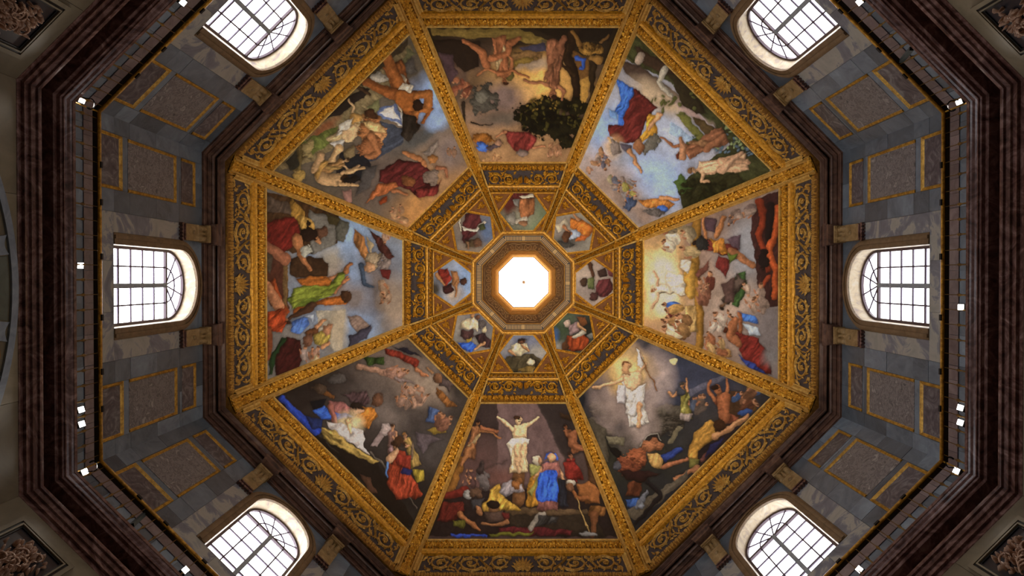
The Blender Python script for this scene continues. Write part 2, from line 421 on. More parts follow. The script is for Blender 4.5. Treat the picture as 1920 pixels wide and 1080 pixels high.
# lantern over the oculus
def lantern():
    segs = [('lantern_moulding', 'lantern', [(3.86, 48.80), (3.70, 48.62), (3.52, 48.55), (3.46, 48.62), (3.44, 48.8), (3.38, 48.82), (3.38, 48.95)]),
            ('key_band', 'keyground', [(3.38, 48.95), (3.0, 49.1)]),
            ('lantern_moulding', 'lantern', [(3.0, 49.1), (2.98, 49.05), (2.93, 49.05), (2.93, 49.5), (2.96, 49.55)]),
            ('scroll_band', 'lantfrieze', [(2.94, 49.55), (2.92, 50.2), (2.5, 52.9)]),
            ('lantern_shaft', 'lantern', [(2.52, 52.9), (2.46, 52.9), (2.44, 53.6), (2.40, 53.9), (2.36, 55.0), (2.30, 55.2), (2.22, 59.5), (2.15, 59.5), (2.15, 59.6), (2.6, 59.7)])]
    rt = root('lantern', (0, 0, 48.8 + Z0), 0, 'gilt and cream stepped octagonal lantern ring around the bright skylight', 'lantern')
    for n, mt, pf in segs: part(n, ring(pf, n, mt), rt)
    # key pattern: small blocks on the lower band; scrollwork on the upper one
    for k in range(8):
        mb = MB(); a = k * PI / 4; c, s = math.cos(a), math.sin(a); Q = lambda x, y, z: (x * c - y * s, x * s + y * c, z + Z0)
        def fr(u, v, r0=3.37, h0=48.945, r1=3.01, h1=49.09, n=.0): return Q(r0 + (r1 - r0) * v - n * .3, u, h0 + (h1 - h0) * v - n)
        N = 24
        for i in range(N):
            u0 = -1.3 + 2.6 * i / N; u1 = u0 + .055
            for v0, v1 in ((.12, .88),):
                mb.add([fr(u0, v0), fr(u1, v0), fr(u1, v1), fr(u0, v1), fr(u0, v0, n=.05), fr(u1, v0, n=.05), fr(u1, v1, n=.05), fr(u0, v1, n=.05)], [(4, 5, 6, 7), (0, 1, 5, 4), (1, 2, 6, 5), (2, 3, 7, 6), (3, 0, 4, 7)])
        mb.add([fr(-.1, .1), fr(.1, .1), fr(.1, .9), fr(-.1, .9), fr(-.1, .1, n=.06), fr(.1, .1, n=.06), fr(.1, .9, n=.06), fr(-.1, .9, n=.06)], [(4, 5, 6, 7), (0, 1, 5, 4), (1, 2, 6, 5), (2, 3, 7, 6), (3, 0, 4, 7)])
        tag(part('key_blocks', mb.mesh('key_blocks', 'arabesque'), rt), kind='stuff')
        mb = MB()
        def fs(u, v, n=.03): return Q(2.92 + (2.5 - 2.92) * v - n, u * (1 - .14 * v), 50.2 + 2.7 * v)
        mb.tube([fs(-1.1 + 2.2 * q / 24, .86 + .06 * math.cos(q / 24 * 6 * PI)) for q in range(25)], .022, 4)
        mb.tube([fs(-1.1 + 2.2 * q / 24, .08 + .05 * math.cos(q / 24 * 6 * PI)) for q in range(25)], .022, 4)
        for i in range(6):
            u0 = -.92 + i * .368; sg = 1 if i % 2 else -1
            sp = []
            for q in range(17):
                th = q / 16 * 3.6 * PI; rr = 1 - q / 19
                sp.append(fs(u0 + sg * .17 * rr * math.cos(th), .5 + .34 * rr * math.sin(th)))
            mb.tube(sp, [.026 - .0009 * q for q in range(17)], 4)
        tag(part('lantern_scrolls', mb.mesh('lantern_scrolls', 'arabesque'), rt), kind='stuff')
    w = tag(put('window_9', MB().add([(2.3 / C225 * math.cos(PI / 8 + k * PI / 4), 2.3 / C225 * math.sin(PI / 8 + k * PI / 4), 59.55 + Z0) for k in range(8)], [tuple(range(8))]).mesh('skylight_glass', 'glass')), kind='structure')
    f = root('ceiling_hook', (0, 0, 59.3 + Z0), 0, 'small star-shaped metal hook hanging in the middle of the bright skylight', 'hook')
    part('hub', MB().tube([(0, 0, 59.5 + Z0), (0, 0, 59.25 + Z0), (0, 0, 59.1 + Z0), (0, 0, 59.0 + Z0)], [.04, .1, .17, .06], 8).mesh('hub', 'hook', True), f)
    for q in range(8):
        x = q * PI / 4 + .2; part('spoke', MB().tube([(0, 0, 59.3 + Z0), (.8 * math.cos(x), .8 * math.sin(x), 59.4 + Z0)], .03, 4).mesh('spoke', 'hook'), f)
    for q in range(4):                                      # four thin stays that carry it from the lantern's rim
        x = q * PI / 2 + PI / 8; part('stay', MB().tube([(0, 0, 59.4 + Z0), (2.33 * math.cos(x), 2.33 * math.sin(x), 59.5 + Z0)], .006, 4).mesh('stay', 'hook'), f)
lantern()
# ------------------------------------------------------------------ gilded ornament, modelled once for one side and copied round the octagon
GH = lambda r: float(np.interp(r, (1, 17.9, 18, 97, 225, 300, 484, 556), (1, 1, 1, 1, 1, .8, .42, .36)))      # low relief towards the steep foot of the dome
def leaf(mb, mp, s, rho, ang, ln, wd, ht, n0=0.0):
    """an arched, ridged leaf: S/RHO in pixels as seen from the floor, heights in metres"""
    c, q = math.cos(ang), math.sin(ang); rows = []; ht = ht * GH(rho)
    for t, w, h in ((0, .35, .35), (.35, 1, 1), (.7, .75, .9), (1, .05, .35)):
        p, r = s + c * ln * t, rho + q * ln * t
        rows.append([mp(p - q * wd * w / 2, r + c * wd * w / 2, n0 + ht * h * .25), mp(p, r, n0 + ht * h), mp(p + q * wd * w / 2, r - c * wd * w / 2, n0 + ht * h * .25)])
    mb.grid(rows)
def bud(mb, mp, s, rho, rad, ht, n0=0.0, n=6):
    ht = ht * GH(rho)
    rows = [[mp(s + rad * f * math.cos(2 * PI * i / n), rho + rad * f * math.sin(2 * PI * i / n), n0 + ht * g) for i in range(n)] for f, g in ((1, 0), (.8, .6), (.25, 1))]
    mb.grid(rows, True); b = len(mb.v); mb.f.append(tuple(b - n + i for i in range(n)))
def cluster(rnd, mp, s, rho, size, ht, along, n0=0.0, n=7):
    mb = MB(); a0 = rnd.uniform(0, 6.28)
    for i in range(n):
        a = a0 + i * 2 * PI / n + rnd.uniform(-.3, .3)
        ln = size * rnd.uniform(.75, 1.1)
        leaf(mb, mp, s + rnd.uniform(-.12, .12) * size, rho + rnd.uniform(-.12, .12) * size, a, ln, size * rnd.uniform(.38, .6), ht * rnd.uniform(.6, 1.1), n0)
    bud(mb, mp, s, rho, size * rnd.uniform(.22, .36), ht * rnd.uniform(1.0, 1.4), n0)
    return mb
def strip(mp, s0, s1, cs):
    """straight moulding along a side: CS are (rho, n) points, S0/S1 give the ends at a rho"""
    return MB().grid([[mp(s0(r), r, n) for r, n in cs], [mp(s1(r), r, n) for r, n in cs]])
def strip_seg(mp, p, q, w, ht, nst=5, n0=0.0):
    """moulding between two points of the surface, W pixels wide"""
    dx, dy = q[0] - p[0], q[1] - p[1]; L = math.hypot(dx, dy); nx, ny = -dy / L, dx / L; rows = []
    for i in range(nst):
        t = i / (nst - 1); x, y = p[0] + dx * t, p[1] + dy * t
        rows.append([mp(x + nx * w * o, y + ny * w * o, n0 + ht * h) for o, h in ((-.5, -.3), (-.5, .6), (-.2, .7), (0, 1), (.2, .7), (.5, .6), (.5, -.3))])
    return MB().grid(rows)
def spiral(mb, mp, s0, r0, a, b, turns, sg, w0, w1, ht, ph=0.0, n0=.02, end=.16):
    N = int(turns * 16); rows = []; pts = []; ht = ht * GH(r0)
    for i in range(N + 1):
        t = i / N; th = ph + sg * t * turns * 2 * PI; k = 1 - (1 - end) * t ** .8
        pts.append((s0 + a * k * math.cos(th), r0 + b * k * math.sin(th), w0 + (w1 - w0) * t, th))
    for i, (x, y, w, th) in enumerate(pts):
        x0, y0 = pts[max(i - 1, 0)][:2]; x1, y1 = pts[min(i + 1, N)][:2]
        L = math.hypot(x1 - x0, y1 - y0) or 1; nx, ny = -(y1 - y0) / L, (x1 - x0) / L
        rows.append([mp(x + nx * w * o, y + ny * w * o, n0 + ht * h) for o, h in ((-.5, 0), (-.3, .8), (0, 1), (.3, .8), (.5, 0))])
    mb.grid(rows); return pts

RH = lambda rho: float(np.interp(rho, (97, 173, 225, 300, 484, 555), (4.2, 7.5, 11.5, 13, 16.5, 17.5)))     # half width of a rib in pixels
HW = lambda rho: rho * T225 - RH(rho) / C225                                                                   # half width of a side between its ribs
ANG = [k * PI / 4 for k in range(8)]
FR = ['the picture of a sunlit heavenly court', 'the picture of a white figure rising by night', 'the picture of a pale figure in a shaft of light', 'the picture of a lamplit stable',
      'the picture of a green-robed figure', 'the picture of two fallen shepherds', 'the picture of a dark tree', 'the picture of a red and blue cloud group']
FR = ['right-hand', 'lower right', 'bottom', 'lower left', 'left-hand', 'upper left', 'top', 'upper right']

def outer_frieze():
    rnd = random.Random(3); L = []
    L.append(('frieze_ground', strip(D, lambda r: -HW(r), lambda r: HW(r), [(r, .0) for r in np.linspace(545, 508, 6)]).mesh('frieze_ground', 'slate')))
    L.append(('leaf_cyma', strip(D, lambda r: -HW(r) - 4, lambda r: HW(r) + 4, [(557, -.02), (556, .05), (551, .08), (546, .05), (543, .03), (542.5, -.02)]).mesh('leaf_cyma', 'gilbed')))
    n = 34; w = HW(550)
    for i in range(n):
        s = -w + (i + .5) * 2 * w / n
        mb = MB()
        for q in (-1, 0, 1): leaf(mb, D, s + q * 3.2 + rnd.uniform(-.8, .8), 543.5, PI / 2 + q * -.4 + rnd.uniform(-.3, .3), 10.5 + rnd.uniform(-2, 1), 4.8, .16, .05)
        leaf(mb, D, s + 6, 554, -PI / 2 + rnd.uniform(-.3, .3), 7, 3.2, .18, .05); bud(mb, D, s + 6, 546, 2, .18, .05)
        L.append(('cyma_leaf', mb.mesh('cyma_leaf', 'oldgold')))
    # three scrolls each side of a shell
    for sg in (-1, 1):
        prev = None
        for i, (c, a) in enumerate(((42, 22), (98, 25), (155, 23))):
            mb = MB(); up = 1 if i % 2 == 0 else -1
            s0 = sg * c; r0 = 526
            pts = spiral(mb, D, s0, r0, a, 15.0, 1.6, sg * up, 4.6, 2.4, .2, ph=(PI if sg > 0 else 0) + (.5 * up * sg), n0=.02, end=.2)
            for j in range(0, len(pts) - 3, 2):          # leaflets along the stem
                x, y, w_, th = pts[j]
                if j < 17: leaf(mb, D, x, y, math.atan2((y - r0) / 14, (x - s0) / a) + sg * up * 1.1, 7.5, 3.8, .17, .02)
                elif j > 19: leaf(mb, D, x, y, th + PI * .75, 4, 2.4, .16, .04)
            # stem to the next scroll, with broad acanthus leaves
            rows = []
            for t in np.linspace(0, 1, 7):
                x = s0 + sg * (a * .7 + t * 26); y = r0 + up * (12 - 22 * t ** 1.3)
                rows.append([D(x, y - 2.0 + t, .02), D(x, y, .13), D(x, y + 2.0 - t, .02)])
            if i < 2: mb.grid(rows)
            for q in range(16):
                x = s0 + sg * (a + 4 + rnd.uniform(-6, 9)); y = r0 + rnd.choice((-1, 1)) * rnd.uniform(6, 14)
                if abs(x) < HW(512) - 4: leaf(mb, D, x, y, rnd.uniform(0, 6.28), 9, 3.8, .15, .01)
            L.append(('acanthus_scroll', mb.mesh('acanthus_scroll', 'oldgold')))
            mb = MB()
            for q in range(7): leaf(mb, D, s0, r0, q * 2 * PI / 7, 4.4, 2.6, .2, .05)
            bud(mb, D, s0, r0, 1.5, .24, .04); L.append(('rosette', mb.mesh('rosette', 'oldgold')))
    mb = MB()
    for i in range(9):
        an = -PI / 2 + (i - 4) * .3; leaf(mb, D, (i - 4) * .8, 538, an, 26 - abs(i - 4) * 1.6, 6.2, .22, .03)
    for s in (-1, 1): spiral(mb, D, s * 9, 538, 6, 3.5, 1.2, s, 2.5, 1.2, .14, ph=-PI / 2)
    bud(mb, D, 0, 537, 3.5, .24, .02); L.append(('shell', mb.mesh('shell', 'oldgold')))
    # smooth gilt moulding between frieze and garland, end mouldings beside the ribs
    L.append(('smooth_moulding', strip(D, lambda r: -HW(r), lambda r: HW(r), [(511.5, -.02), (511, .14), (508.5, .17), (507, .08), (505, .1), (503, .16), (500.5, .1), (500, -.02)]).mesh('smooth_moulding', 'gold')))
    for s in (-1, 1):
        b = MB().grid([[D(s * (HW(r) - o), r, n) for o, n in ((8, 0), (8, .07), (6, .09), (5, .06), (3, .16), (0, .18), (-2, .1))] for r in (544, 533, 522, 511)])
        L.append(('end_moulding', b.mesh('end_moulding', 'palegold')))
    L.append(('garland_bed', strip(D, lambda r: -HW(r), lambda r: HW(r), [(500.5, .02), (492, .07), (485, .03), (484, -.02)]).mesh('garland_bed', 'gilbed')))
    n = 36; w = HW(492)
    for i in range(n):
        L.append(('leaf_cluster', cluster(rnd, D, -w + (i + .5) * 2 * w / n, 492, 8.6, .36, 0, .03).mesh('leaf_cluster', 'leafgold')))
    return L
def inner_frieze():
    rnd = random.Random(5); L = []
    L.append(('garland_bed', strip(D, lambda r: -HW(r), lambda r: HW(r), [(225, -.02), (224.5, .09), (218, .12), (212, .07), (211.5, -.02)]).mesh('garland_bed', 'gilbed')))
    n = 15; w = HW(218)
    for i in range(n): L.append(('leaf_cluster', cluster(rnd, D, -w + (i + .5) * 2 * w / n, 218.5, 5.6, .28, 0, .08).mesh('leaf_cluster', 'leafgold')))
    L.append(('frieze_ground', strip(D, lambda r: -HW(r), lambda r: HW(r), [(r, .0) for r in (212, 203, 194, 184)]).mesh('frieze_ground', 'slate')))
    for sg in (-1, 1):
        for i, (c, a) in enumerate(((27, 12.5), (53, 12.5))):
            mb = MB(); s0 = sg * c; r0 = 197; up = 1 if i % 2 == 0 else -1
            pts = spiral(mb, D, s0, r0, a, 11.0, 1.7, sg * up, 3.0, 1.6, .2, ph=(PI if sg > 0 else 0), n0=.03, end=.2)
            for j in range(0, 16, 4):
                x, y, w_, th = pts[j]; leaf(mb, D, x, y, math.atan2(y - r0, x - s0) + sg * up * .9, 3.6, 2.0, .2, .04)
            for q in range(5): leaf(mb, D, s0, r0, q * 2 * PI / 5, 3.2, 2.2, .24, .06)
            for q in range(14): leaf(mb, D, s0 + rnd.choice((-1, 1)) * rnd.uniform(7, 13), r0 + rnd.choice((-1, 1)) * rnd.uniform(6, 11), rnd.uniform(0, 6.28), 6, 2.6, .15, .02)
            L.append(('acanthus_scroll', mb.mesh('inner_scroll', 'leafgold')))
    mb = MB()
    for s in (-1, 1):
        for q in range(7): leaf(mb, D, s * 2, 188 + q * .3, PI / 2 + s * -(.1 + q * .22), 15 - q, 3.2, .22, .04)
        spiral(mb, D, s * 12, 190, 5, 4, 1.3, s, 2.6, 1.4, .18, ph=0)
    L.append(('palmette', mb.mesh('palmette', 'leafgold')))
    L.append(('smooth_moulding', strip(D, lambda r: -HW(r), lambda r: HW(r), [(184.5, -.02), (184, .15), (182, .2), (180.5, .1), (180, -.02)]).mesh('smooth_moulding', 'gold')))
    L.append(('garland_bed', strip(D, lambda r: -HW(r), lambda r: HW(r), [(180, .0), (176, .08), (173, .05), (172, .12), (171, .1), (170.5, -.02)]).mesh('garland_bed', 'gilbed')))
    n = 14; w = HW(176)
    for i in range(n): L.append(('leaf_cluster', cluster(rnd, D, -w + (i + .5) * 2 * w / n, 176, 4.0, .18, 0, .05, 6).mesh('leaf_cluster', 'leafgold')))
    return L
def rib():
    rnd = random.Random(9); L = []
    rhos = list(np.linspace(555, 225, 30)) + list(np.linspace(215, 96, 14))
    B0 = lambda r: .06 + RH(r) * prof(r)[1] / F * math.tan(PI / 8) * 1.0      # clears the crease of the two sides
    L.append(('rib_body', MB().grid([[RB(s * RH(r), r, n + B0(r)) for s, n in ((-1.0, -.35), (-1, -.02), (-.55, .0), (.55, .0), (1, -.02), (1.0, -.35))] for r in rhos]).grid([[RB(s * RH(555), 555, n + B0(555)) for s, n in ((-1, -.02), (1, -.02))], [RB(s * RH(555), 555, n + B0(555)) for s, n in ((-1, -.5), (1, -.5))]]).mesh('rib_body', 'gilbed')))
    for s in (-1, 1):
        big = [r for r in rhos if r >= 225]
        L.append(('rib_moulding', MB().grid([[RB(s * RH(r) * o, r, n + B0(r)) for o, n in ((1.0, -.1), (1.0, .06), (.92, .1), (.86, .03), (.76, .08), (.66, .14), (.55, .1), (.53, -.05))] for r in big]).mesh('rib_moulding', 'palegold')))
        sm = [r for r in rhos if r <= 225]
        L.append(('rib_moulding', MB().grid([[RB(s * RH(r) * o, r, n + B0(r)) for o, n in ((1.0, -.1), (1.0, .08), (.7, .12), (.6, -.03))] for r in sm]).mesh('rib_moulding', 'palegold')))
    r = 552.0
    while r > 100:
        sz = RH(r) * (.66 if r > 225 else .66)
        mp = lambda s, q, n: RB(s, q, n)
        # along the rib rho/C225 pixels are seen per rho; keep clusters round
        L.append(('leaf_cluster', cluster(rnd, mp, 0, r, sz, .3 if r > 225 else .22, 0, B0(r) + .0, 7 if r > 225 else 6).mesh('leaf_cluster', 'leafgold')))
        r -= sz * .88
    for rr, sz in ((551, 19), (545, 15), (497, 15), (500, 10), (219, 11), (177, 8)):               # bunches where garlands cross
        L.append(('leaf_bunch', cluster(rnd, RB, 0, rr, sz, .32, 0, B0(rr) + .02, 11).mesh('leaf_bunch', 'leafgold')))
    return L

OF, IF, RI = outer_frieze(), inner_frieze(), rib()
for k in range(8):
    f = root('scroll_frieze', D(0, 526), ANG[k], 'broad gilt scroll frieze on slate ground outside the %s large fresco' % FR[k], 'frieze', 'broad gilt friezes around the dome foot')
    for n, m in OF: part(n, m, f)
    f = root('inner_frieze', D(0, 197), ANG[k], 'narrow gilt scroll frieze between the %s large fresco and the inner ring of pictures' % FR[k], 'frieze', 'narrow gilt friezes of the inner octagon')
    for n, m in IF: part(n, m, f)
    f = root('dome_rib', RB(0, 555), ANG[k] + PI / 8, 'gilded rib with leaf garland between the %s and %s large frescoes' % (FR[k], FR[(k + 1) % 8]), 'rib', 'gilded ribs of the dome')
    for n, m in RI: part(n, m, f)
# ------------------------------------------------------------------ inner ring: coffers with relief triangles, and the six-sided pictures
HEX = [(20, 170), (46.5, 131.5), (20, 98), (-20, 98), (-46.5, 131.5), (-20, 170)]
def hexw(r): return float(np.interp(r, (98, 131.5, 170), (20, 46.5, 20)))
def inner_vault():
    rnd = random.Random(11); L = []
    L.append(('vault_ground', MB().grid([[D(s * HW(r), r, -.02) for s in (-1, -.5, 0, .5, 1)] for r in np.linspace(171, 97, 12)]).mesh('vault_ground', 'ochre')))
    H = HEX
    for i in (0, 1, 3, 4):
        L.append(('frame_strip', strip_seg(D, H[i], H[(i + 1) % 6], 4.0, .1).mesh('frame_strip', 'gold')))
    for s in (-1, 1):                                     # frames along the ribs, base and tip, and small tie strips
        L.append(('frame_strip', MB().grid([[D(s * (HW(r) - o), r, n) for o, n in ((3.2, -.02), (3.0, .07), (1.5, .1), (0, .06))] for r in np.linspace(171, 97, 10)]).mesh('frame_strip', 'gold')))
        a, b = (s * 20, 169), (s * (HW(169) - 2), 169); L.append(('frame_strip', strip_seg(D, a, b, 3, .08, 3).mesh('frame_strip', 'gold')))
        # gilded relief in the outer triangle: a small trophy of leaves and tubes
        mb = MB(); cx, cy = s * 47.5, 158
        spiral(mb, D, cx, cy, 6, 5, 1.1, s, 2.2, 1.2, .16, ph=rnd.uniform(0, 6))
        for q in range(8): leaf(mb, D, cx + rnd.uniform(-5, 5), cy + rnd.uniform(-5, 5), rnd.uniform(0, 6.28), 7, 3, .18)
        leaf(mb, D, cx, cy - 8, PI / 2, 16, 3, .2); leaf(mb, D, cx - 7, cy, 0.3, 14, 3, .2)
        L.append(('triangle_relief', mb.mesh('triangle_relief', 'leafgold')))
        mb = MB(); cx, cy = s * 35, 107
        for q in range(5): leaf(mb, D, cx, cy, q * 1.26, 5, 2.4, .14)
        L.append(('triangle_relief', mb.mesh('triangle_relief_small', 'leafgold')))
    L.append(('frame_strip', strip_seg(D, (-22, 97.5), (22, 97.5), 3, .08, 3).mesh('frame_strip', 'gold')))
    L.append(('inner_moulding', MB().grid([[D(-r * T225, r, n), D(r * T225, r, n)] for r, n in ((97, -.05), (96.9, .14), (94, .2), (92, .1))] ).mesh('inner_moulding', 'gold')))
    return L
IV = inner_vault()
for k in range(8):
    f = root('vault_coffer', D(0, 134), ANG[k], 'gilt coffer with red ochre relief triangles around the %s six-sided picture' % FR[k], 'coffer', 'gilt coffers round the skylight')
    for n, m in IV: part(n, m, f)

# ------------------------------------------------------------------ drum: gold-framed marble panels, brackets, railings
def frame_meshes(h0, h1, t0, t1, mat, w=.11):
    TOP = 1.7           # the head of the frame is a broader moulding than its sides
    R = R_DRUM; z = lambda h: h + Z0; L = []
    L.append(('marble_slab', MB().box(R - .035, R, t0 + w, t1 - w, z(h0), z(h1 - w * TOP)).mesh('marble_slab', mat)))
    # moulded gilt strips, mitred at the corners
    cs = [(0, .0), (0, .055), (.03, .075), (.05, .06), (.07, .07), (w, .035), (w, .0)]
    for (ax, ay), (bx, by), (ux, uy), (vx, vy) in (((t1, h0), (t1, h1), (-1, 1), (-1, -1)), ((t1, h1), (t0, h1), (-1, -1), (1, -1)), ((t0, h1), (t0, h0), (1, -1), (1, 1))):
        m = MB().grid([[(R - p, ax + ux * o, z(ay + (TOP * uy * o if ay > h0 else 0))) for o, p in cs], [(R - p, bx + vx * o, z(by + (TOP * vy * o if by > h0 else 0))) for o, p in cs]])
        if ay == h0: m.f.append(tuple(range(len(cs))))
        if by == h0: m.f.append(tuple(range(len(cs), 2 * len(cs))))
        L.append(('frame_strip', m.mesh('panel_frame_strip', 'bronze')))
    return L
PANELS = []
for s in (-1, 1):
    for nm, h0, h1, mt in (('lower', 21.75, 23.04, 'dkmauve'), ('middle', 23.38, 26.6, 'mauve'), ('upper', 27.0, 28.12, 'dkmauve')):
        t0, t1 = sorted((s * 3.2, s * 5.02)); PANELS.append((s, nm, h0, t0, t1, frame_meshes(h0, h1, t0, t1, mt)))
DESC = {'lower': 'half-hidden dark marble panel in gilt frame just above the railing', 'middle': 'large squarish mottled marble panel in gilt frame', 'upper': 'narrow marble panel in gilt frame under the brown cornice'}
def nb(k, s):      # which way along the wall, as the photograph shows it
    v = (-math.sin(k * PI / 4) * s, math.cos(k * PI / 4) * s)
    if abs(v[0]) < .3: return 'below' if v[1] > 0 else 'above'
    return ('right' if v[0] > 0 else 'left') + ' of'
for k in SEEN:
    for s, nm, h0, t0, t1, ms in PANELS:
        if {1: 1, 3: -1, 5: 1, 7: -1}.get(k) == s: continue      # those lie outside the frame
        f = root('wall_panel', (R_DRUM, (t0 + t1) / 2, h0 + Z0), ANG[k], '%s, %s the %s window' % (DESC[nm], nb(k, s), FR[k]), 'panel', 'gilt-framed marble panels of the drum')
        for n, m in ms: part(n, m, f)

def bracket_meshes(s):
    R = R_DRUM; z = lambda h: h + Z0; c = s * 2.12; w = .33; L = []
    # stepped foot, block with a scroll-cut front, ribbed head under the cornice
    m = MB().box(R - .16, R, c - w - .03, c + w + .03, z(26.86), z(26.98)).box(R - .2, R, c - w + .03, c + w - .03, z(26.98), z(27.06))
    for q in range(5): m.box(R - .19, R, c - w + .02 + q * .14, c - w + .10 + q * .14, z(26.76), z(26.88))
    L.append(('foot', m.mesh('foot', 'porphyry')))
    pf = [(R, 27.06), (R - .2, 27.06), (R - .22, 27.4), (R - .25, 27.7), (R - .29, 27.86), (R - .29, 27.92), (R - .16, 27.98), (R, 28.0)]
    m = MB().grid([[(r, c - w, z(h)) for r, h in pf], [(r, c + w, z(h)) for r, h in pf]])
    for q in (-1, 1): m.add([(r, c + q * w, z(h)) for r, h in pf], [tuple(range(len(pf)))])
    L.append(('block', m.mesh('block', 'ochrestone')))
    L.append(('boss', MB().tube([(R - .18, c, z(27.62)), (R - .29, c, z(27.62))], [.12, .08], 10).mesh('boss', 'ochrestone', True)))
    rows = []
    for o, q in ((-.205, .125), (0, .075), (.205, .125)):
        L.append(('flute', MB().tube([(R - .12, c + o, z(27.98)), (R - .2, c + o, z(28.12)), (R - .22, c + o, z(28.3)), (R - .26, c + o, z(28.47))], [q * .9, q, q * .9, q * 1.05], 10).mesh('flute', 'ochrestone', True)))
    L.append(('abacus', MB().box(R - .45, R, c - w - .03, c + w + .03, z(28.5), z(28.64)).box(R - .41, R, c - w, c + w, z(28.44), z(28.5)).mesh('abacus', 'ochrestone')))
    L.append(('back_block', MB().box(R - .24, R, c - w, c + w, z(28.05), z(28.8)).mesh('back_block', 'ochrestone')))
    # the cornice breaks forward over it
    m = MB(); prow = [(.30, 28.80), (.62, 28.80), (.62, 28.98), (.68, 29.02), (.70, 29.12)]
    rr = [[(R - .1, c - w - .08, z(h)) for p, h in prow], [(R - p, c - w - .08 - q * .02, z(h)) for q, (p, h) in enumerate(prow)], [(R - p, c + w + .08 + q * .02, z(h)) for q, (p, h) in enumerate(prow)], [(R - .1, c + w + .08, z(h)) for p, h in prow]]
    m.grid(rr); m.add([rr[i][0] for i in range(4)], [(0, 1, 2, 3)])
    L.append(('cornice_break', m.mesh('cornice_break', 'porphyry2')))
    return L
BR = {s: bracket_meshes(s) for s in (-1, 1)}
for k in SEEN:
    for s in (-1, 1):
        f = root('bracket', (R_DRUM, s * 2.12, 26.8 + Z0), ANG[k], 'ochre stone bracket with fluted head, %s the arch of the %s window' % (nb(k, s), FR[k]), 'bracket', 'ochre brackets carrying the brown cornice')
        for n, m in BR[s]: part(n, m, f)

def railing_meshes():
    R = 12.47; z = lambda h: h + Z0; L = []; hw = R * T225
    a, b = 12.44, 12.44 * T225
    L.append(('handrail', MB().tube([(a, -b, z(20.16)), (a, b, z(20.16))], .055, 8).mesh('handrail', 'gold', True)))
    L.append(('flat_rail', MB().box(12.49, 12.60, -12.5 * T225, 12.5 * T225, z(20.10), z(20.14)).mesh('flat_rail', 'railbrown')))
    L.append(('foot_rail', MB().box(12.455, 12.49, -hw, hw, z(19.06), z(19.09)).mesh('foot_rail', 'bronze')))
    n = 24
    bm = MB().tube([(0, 0, 19.04 + Z0), (0, 0, 19.3 + Z0), (0, 0, 19.36 + Z0), (0, 0, 19.43 + Z0), (0, 0, 19.5 + Z0), (0, 0, 19.56 + Z0), (0, 0, 20.12 + Z0)], [.026, .022, .032, .056, .034, .014, .011], 6).mesh('baluster', 'balgold', True)
    for i in range(n):
        L.append(('baluster', bm, (R, -hw + (i + .5) * 2 * hw / n, 0)))
    for t in (-3.6, -2.5, -.9, .9, 2.5, 3.6):
        L.append(('clip', MB().box(12.36, 12.42, t - .09, t + .09, z(20.12), z(20.2)).mesh('clip', 'railblack')))
    L.append(('corner_post', MB().tube([(R, -hw, 19.04 + Z0), (R, -hw, 20.14 + Z0)], .025, 6).mesh('corner_post', 'bronze')))
    return L
RM = railing_meshes()
for k in SEEN:
    f = root('railing', (12.47, 0, 19.04 + Z0), ANG[k], 'thin gilt gallery railing with knobbed balusters below the %s window' % FR[k], 'railing', 'gallery railings on the great cornice')
    for it in RM:
        o = part(it[0], it[1], f)
        if len(it) > 2: o.location = (it[2][0] - 12.47, it[2][1], -19.04 - Z0)

# floodlights on the edge of the great cornice: beams turned up to light the dome
def px2(x, y, h):
    """point at height H above the eye seen at pixel (x, y) of the 1920 x 1080 photograph"""
    return ((x - 983.3) * h / F + .078, (y - 524.5) * h / F - .216, h + Z0)
housing = MB().box(-.11, .11, -.10, .10, .0, .12).box(-.09, .09, -.08, .08, .12, .17)
for q in range(5): housing.box(-.1 + q * .045, -.08 + q * .045, -.08, .08, .17, .2)
H_HOUS = housing.mesh('housing', 'lampblack')
H_LENS = MB().box(-.088, .088, -.078, .078, -.012, .0).mesh('lens', 'lens')
H_ARM = MB().box(-.13, -.115, -.02, .02, .02, .2).box(.115, .13, -.02, .02, .02, .2).box(-.13, .13, -.02, .02, .2, .215).tube([(0, 0, .2), (0, .05, .22)], .02, 6).mesh('yoke', 'lampblack')
LAMPS = [(346, 7, 'at the top of the photo beside the upper left window'), (157, 189, 'in the upper left corner of the gallery'), (152, 498, 'alone below the left-hand window, with a bright flare'),
         (152, 768, 'upper of the pair on the left-hand gallery'), (153, 795, 'lower of the pair on the left-hand gallery'), (158, 885, 'in the lower left corner of the gallery'),
         (346, 1070, 'at the bottom of the photo beside the lower left window'), (1610, 5, 'at the top of the photo beside the upper right window'), (1797, 191, 'in the upper right corner of the gallery'),
         (1803, 576, 'alone below the right-hand window'), (1803, 765, 'upper of the pair on the right-hand gallery'), (1803, 793, 'lower of the pair on the right-hand gallery'),
         (1796, 884, 'in the lower right corner of the gallery'), (1614, 1070, 'at the bottom of the photo beside the lower right window')]
FLOOD_W, FILL_W = 1500.0, 150.0
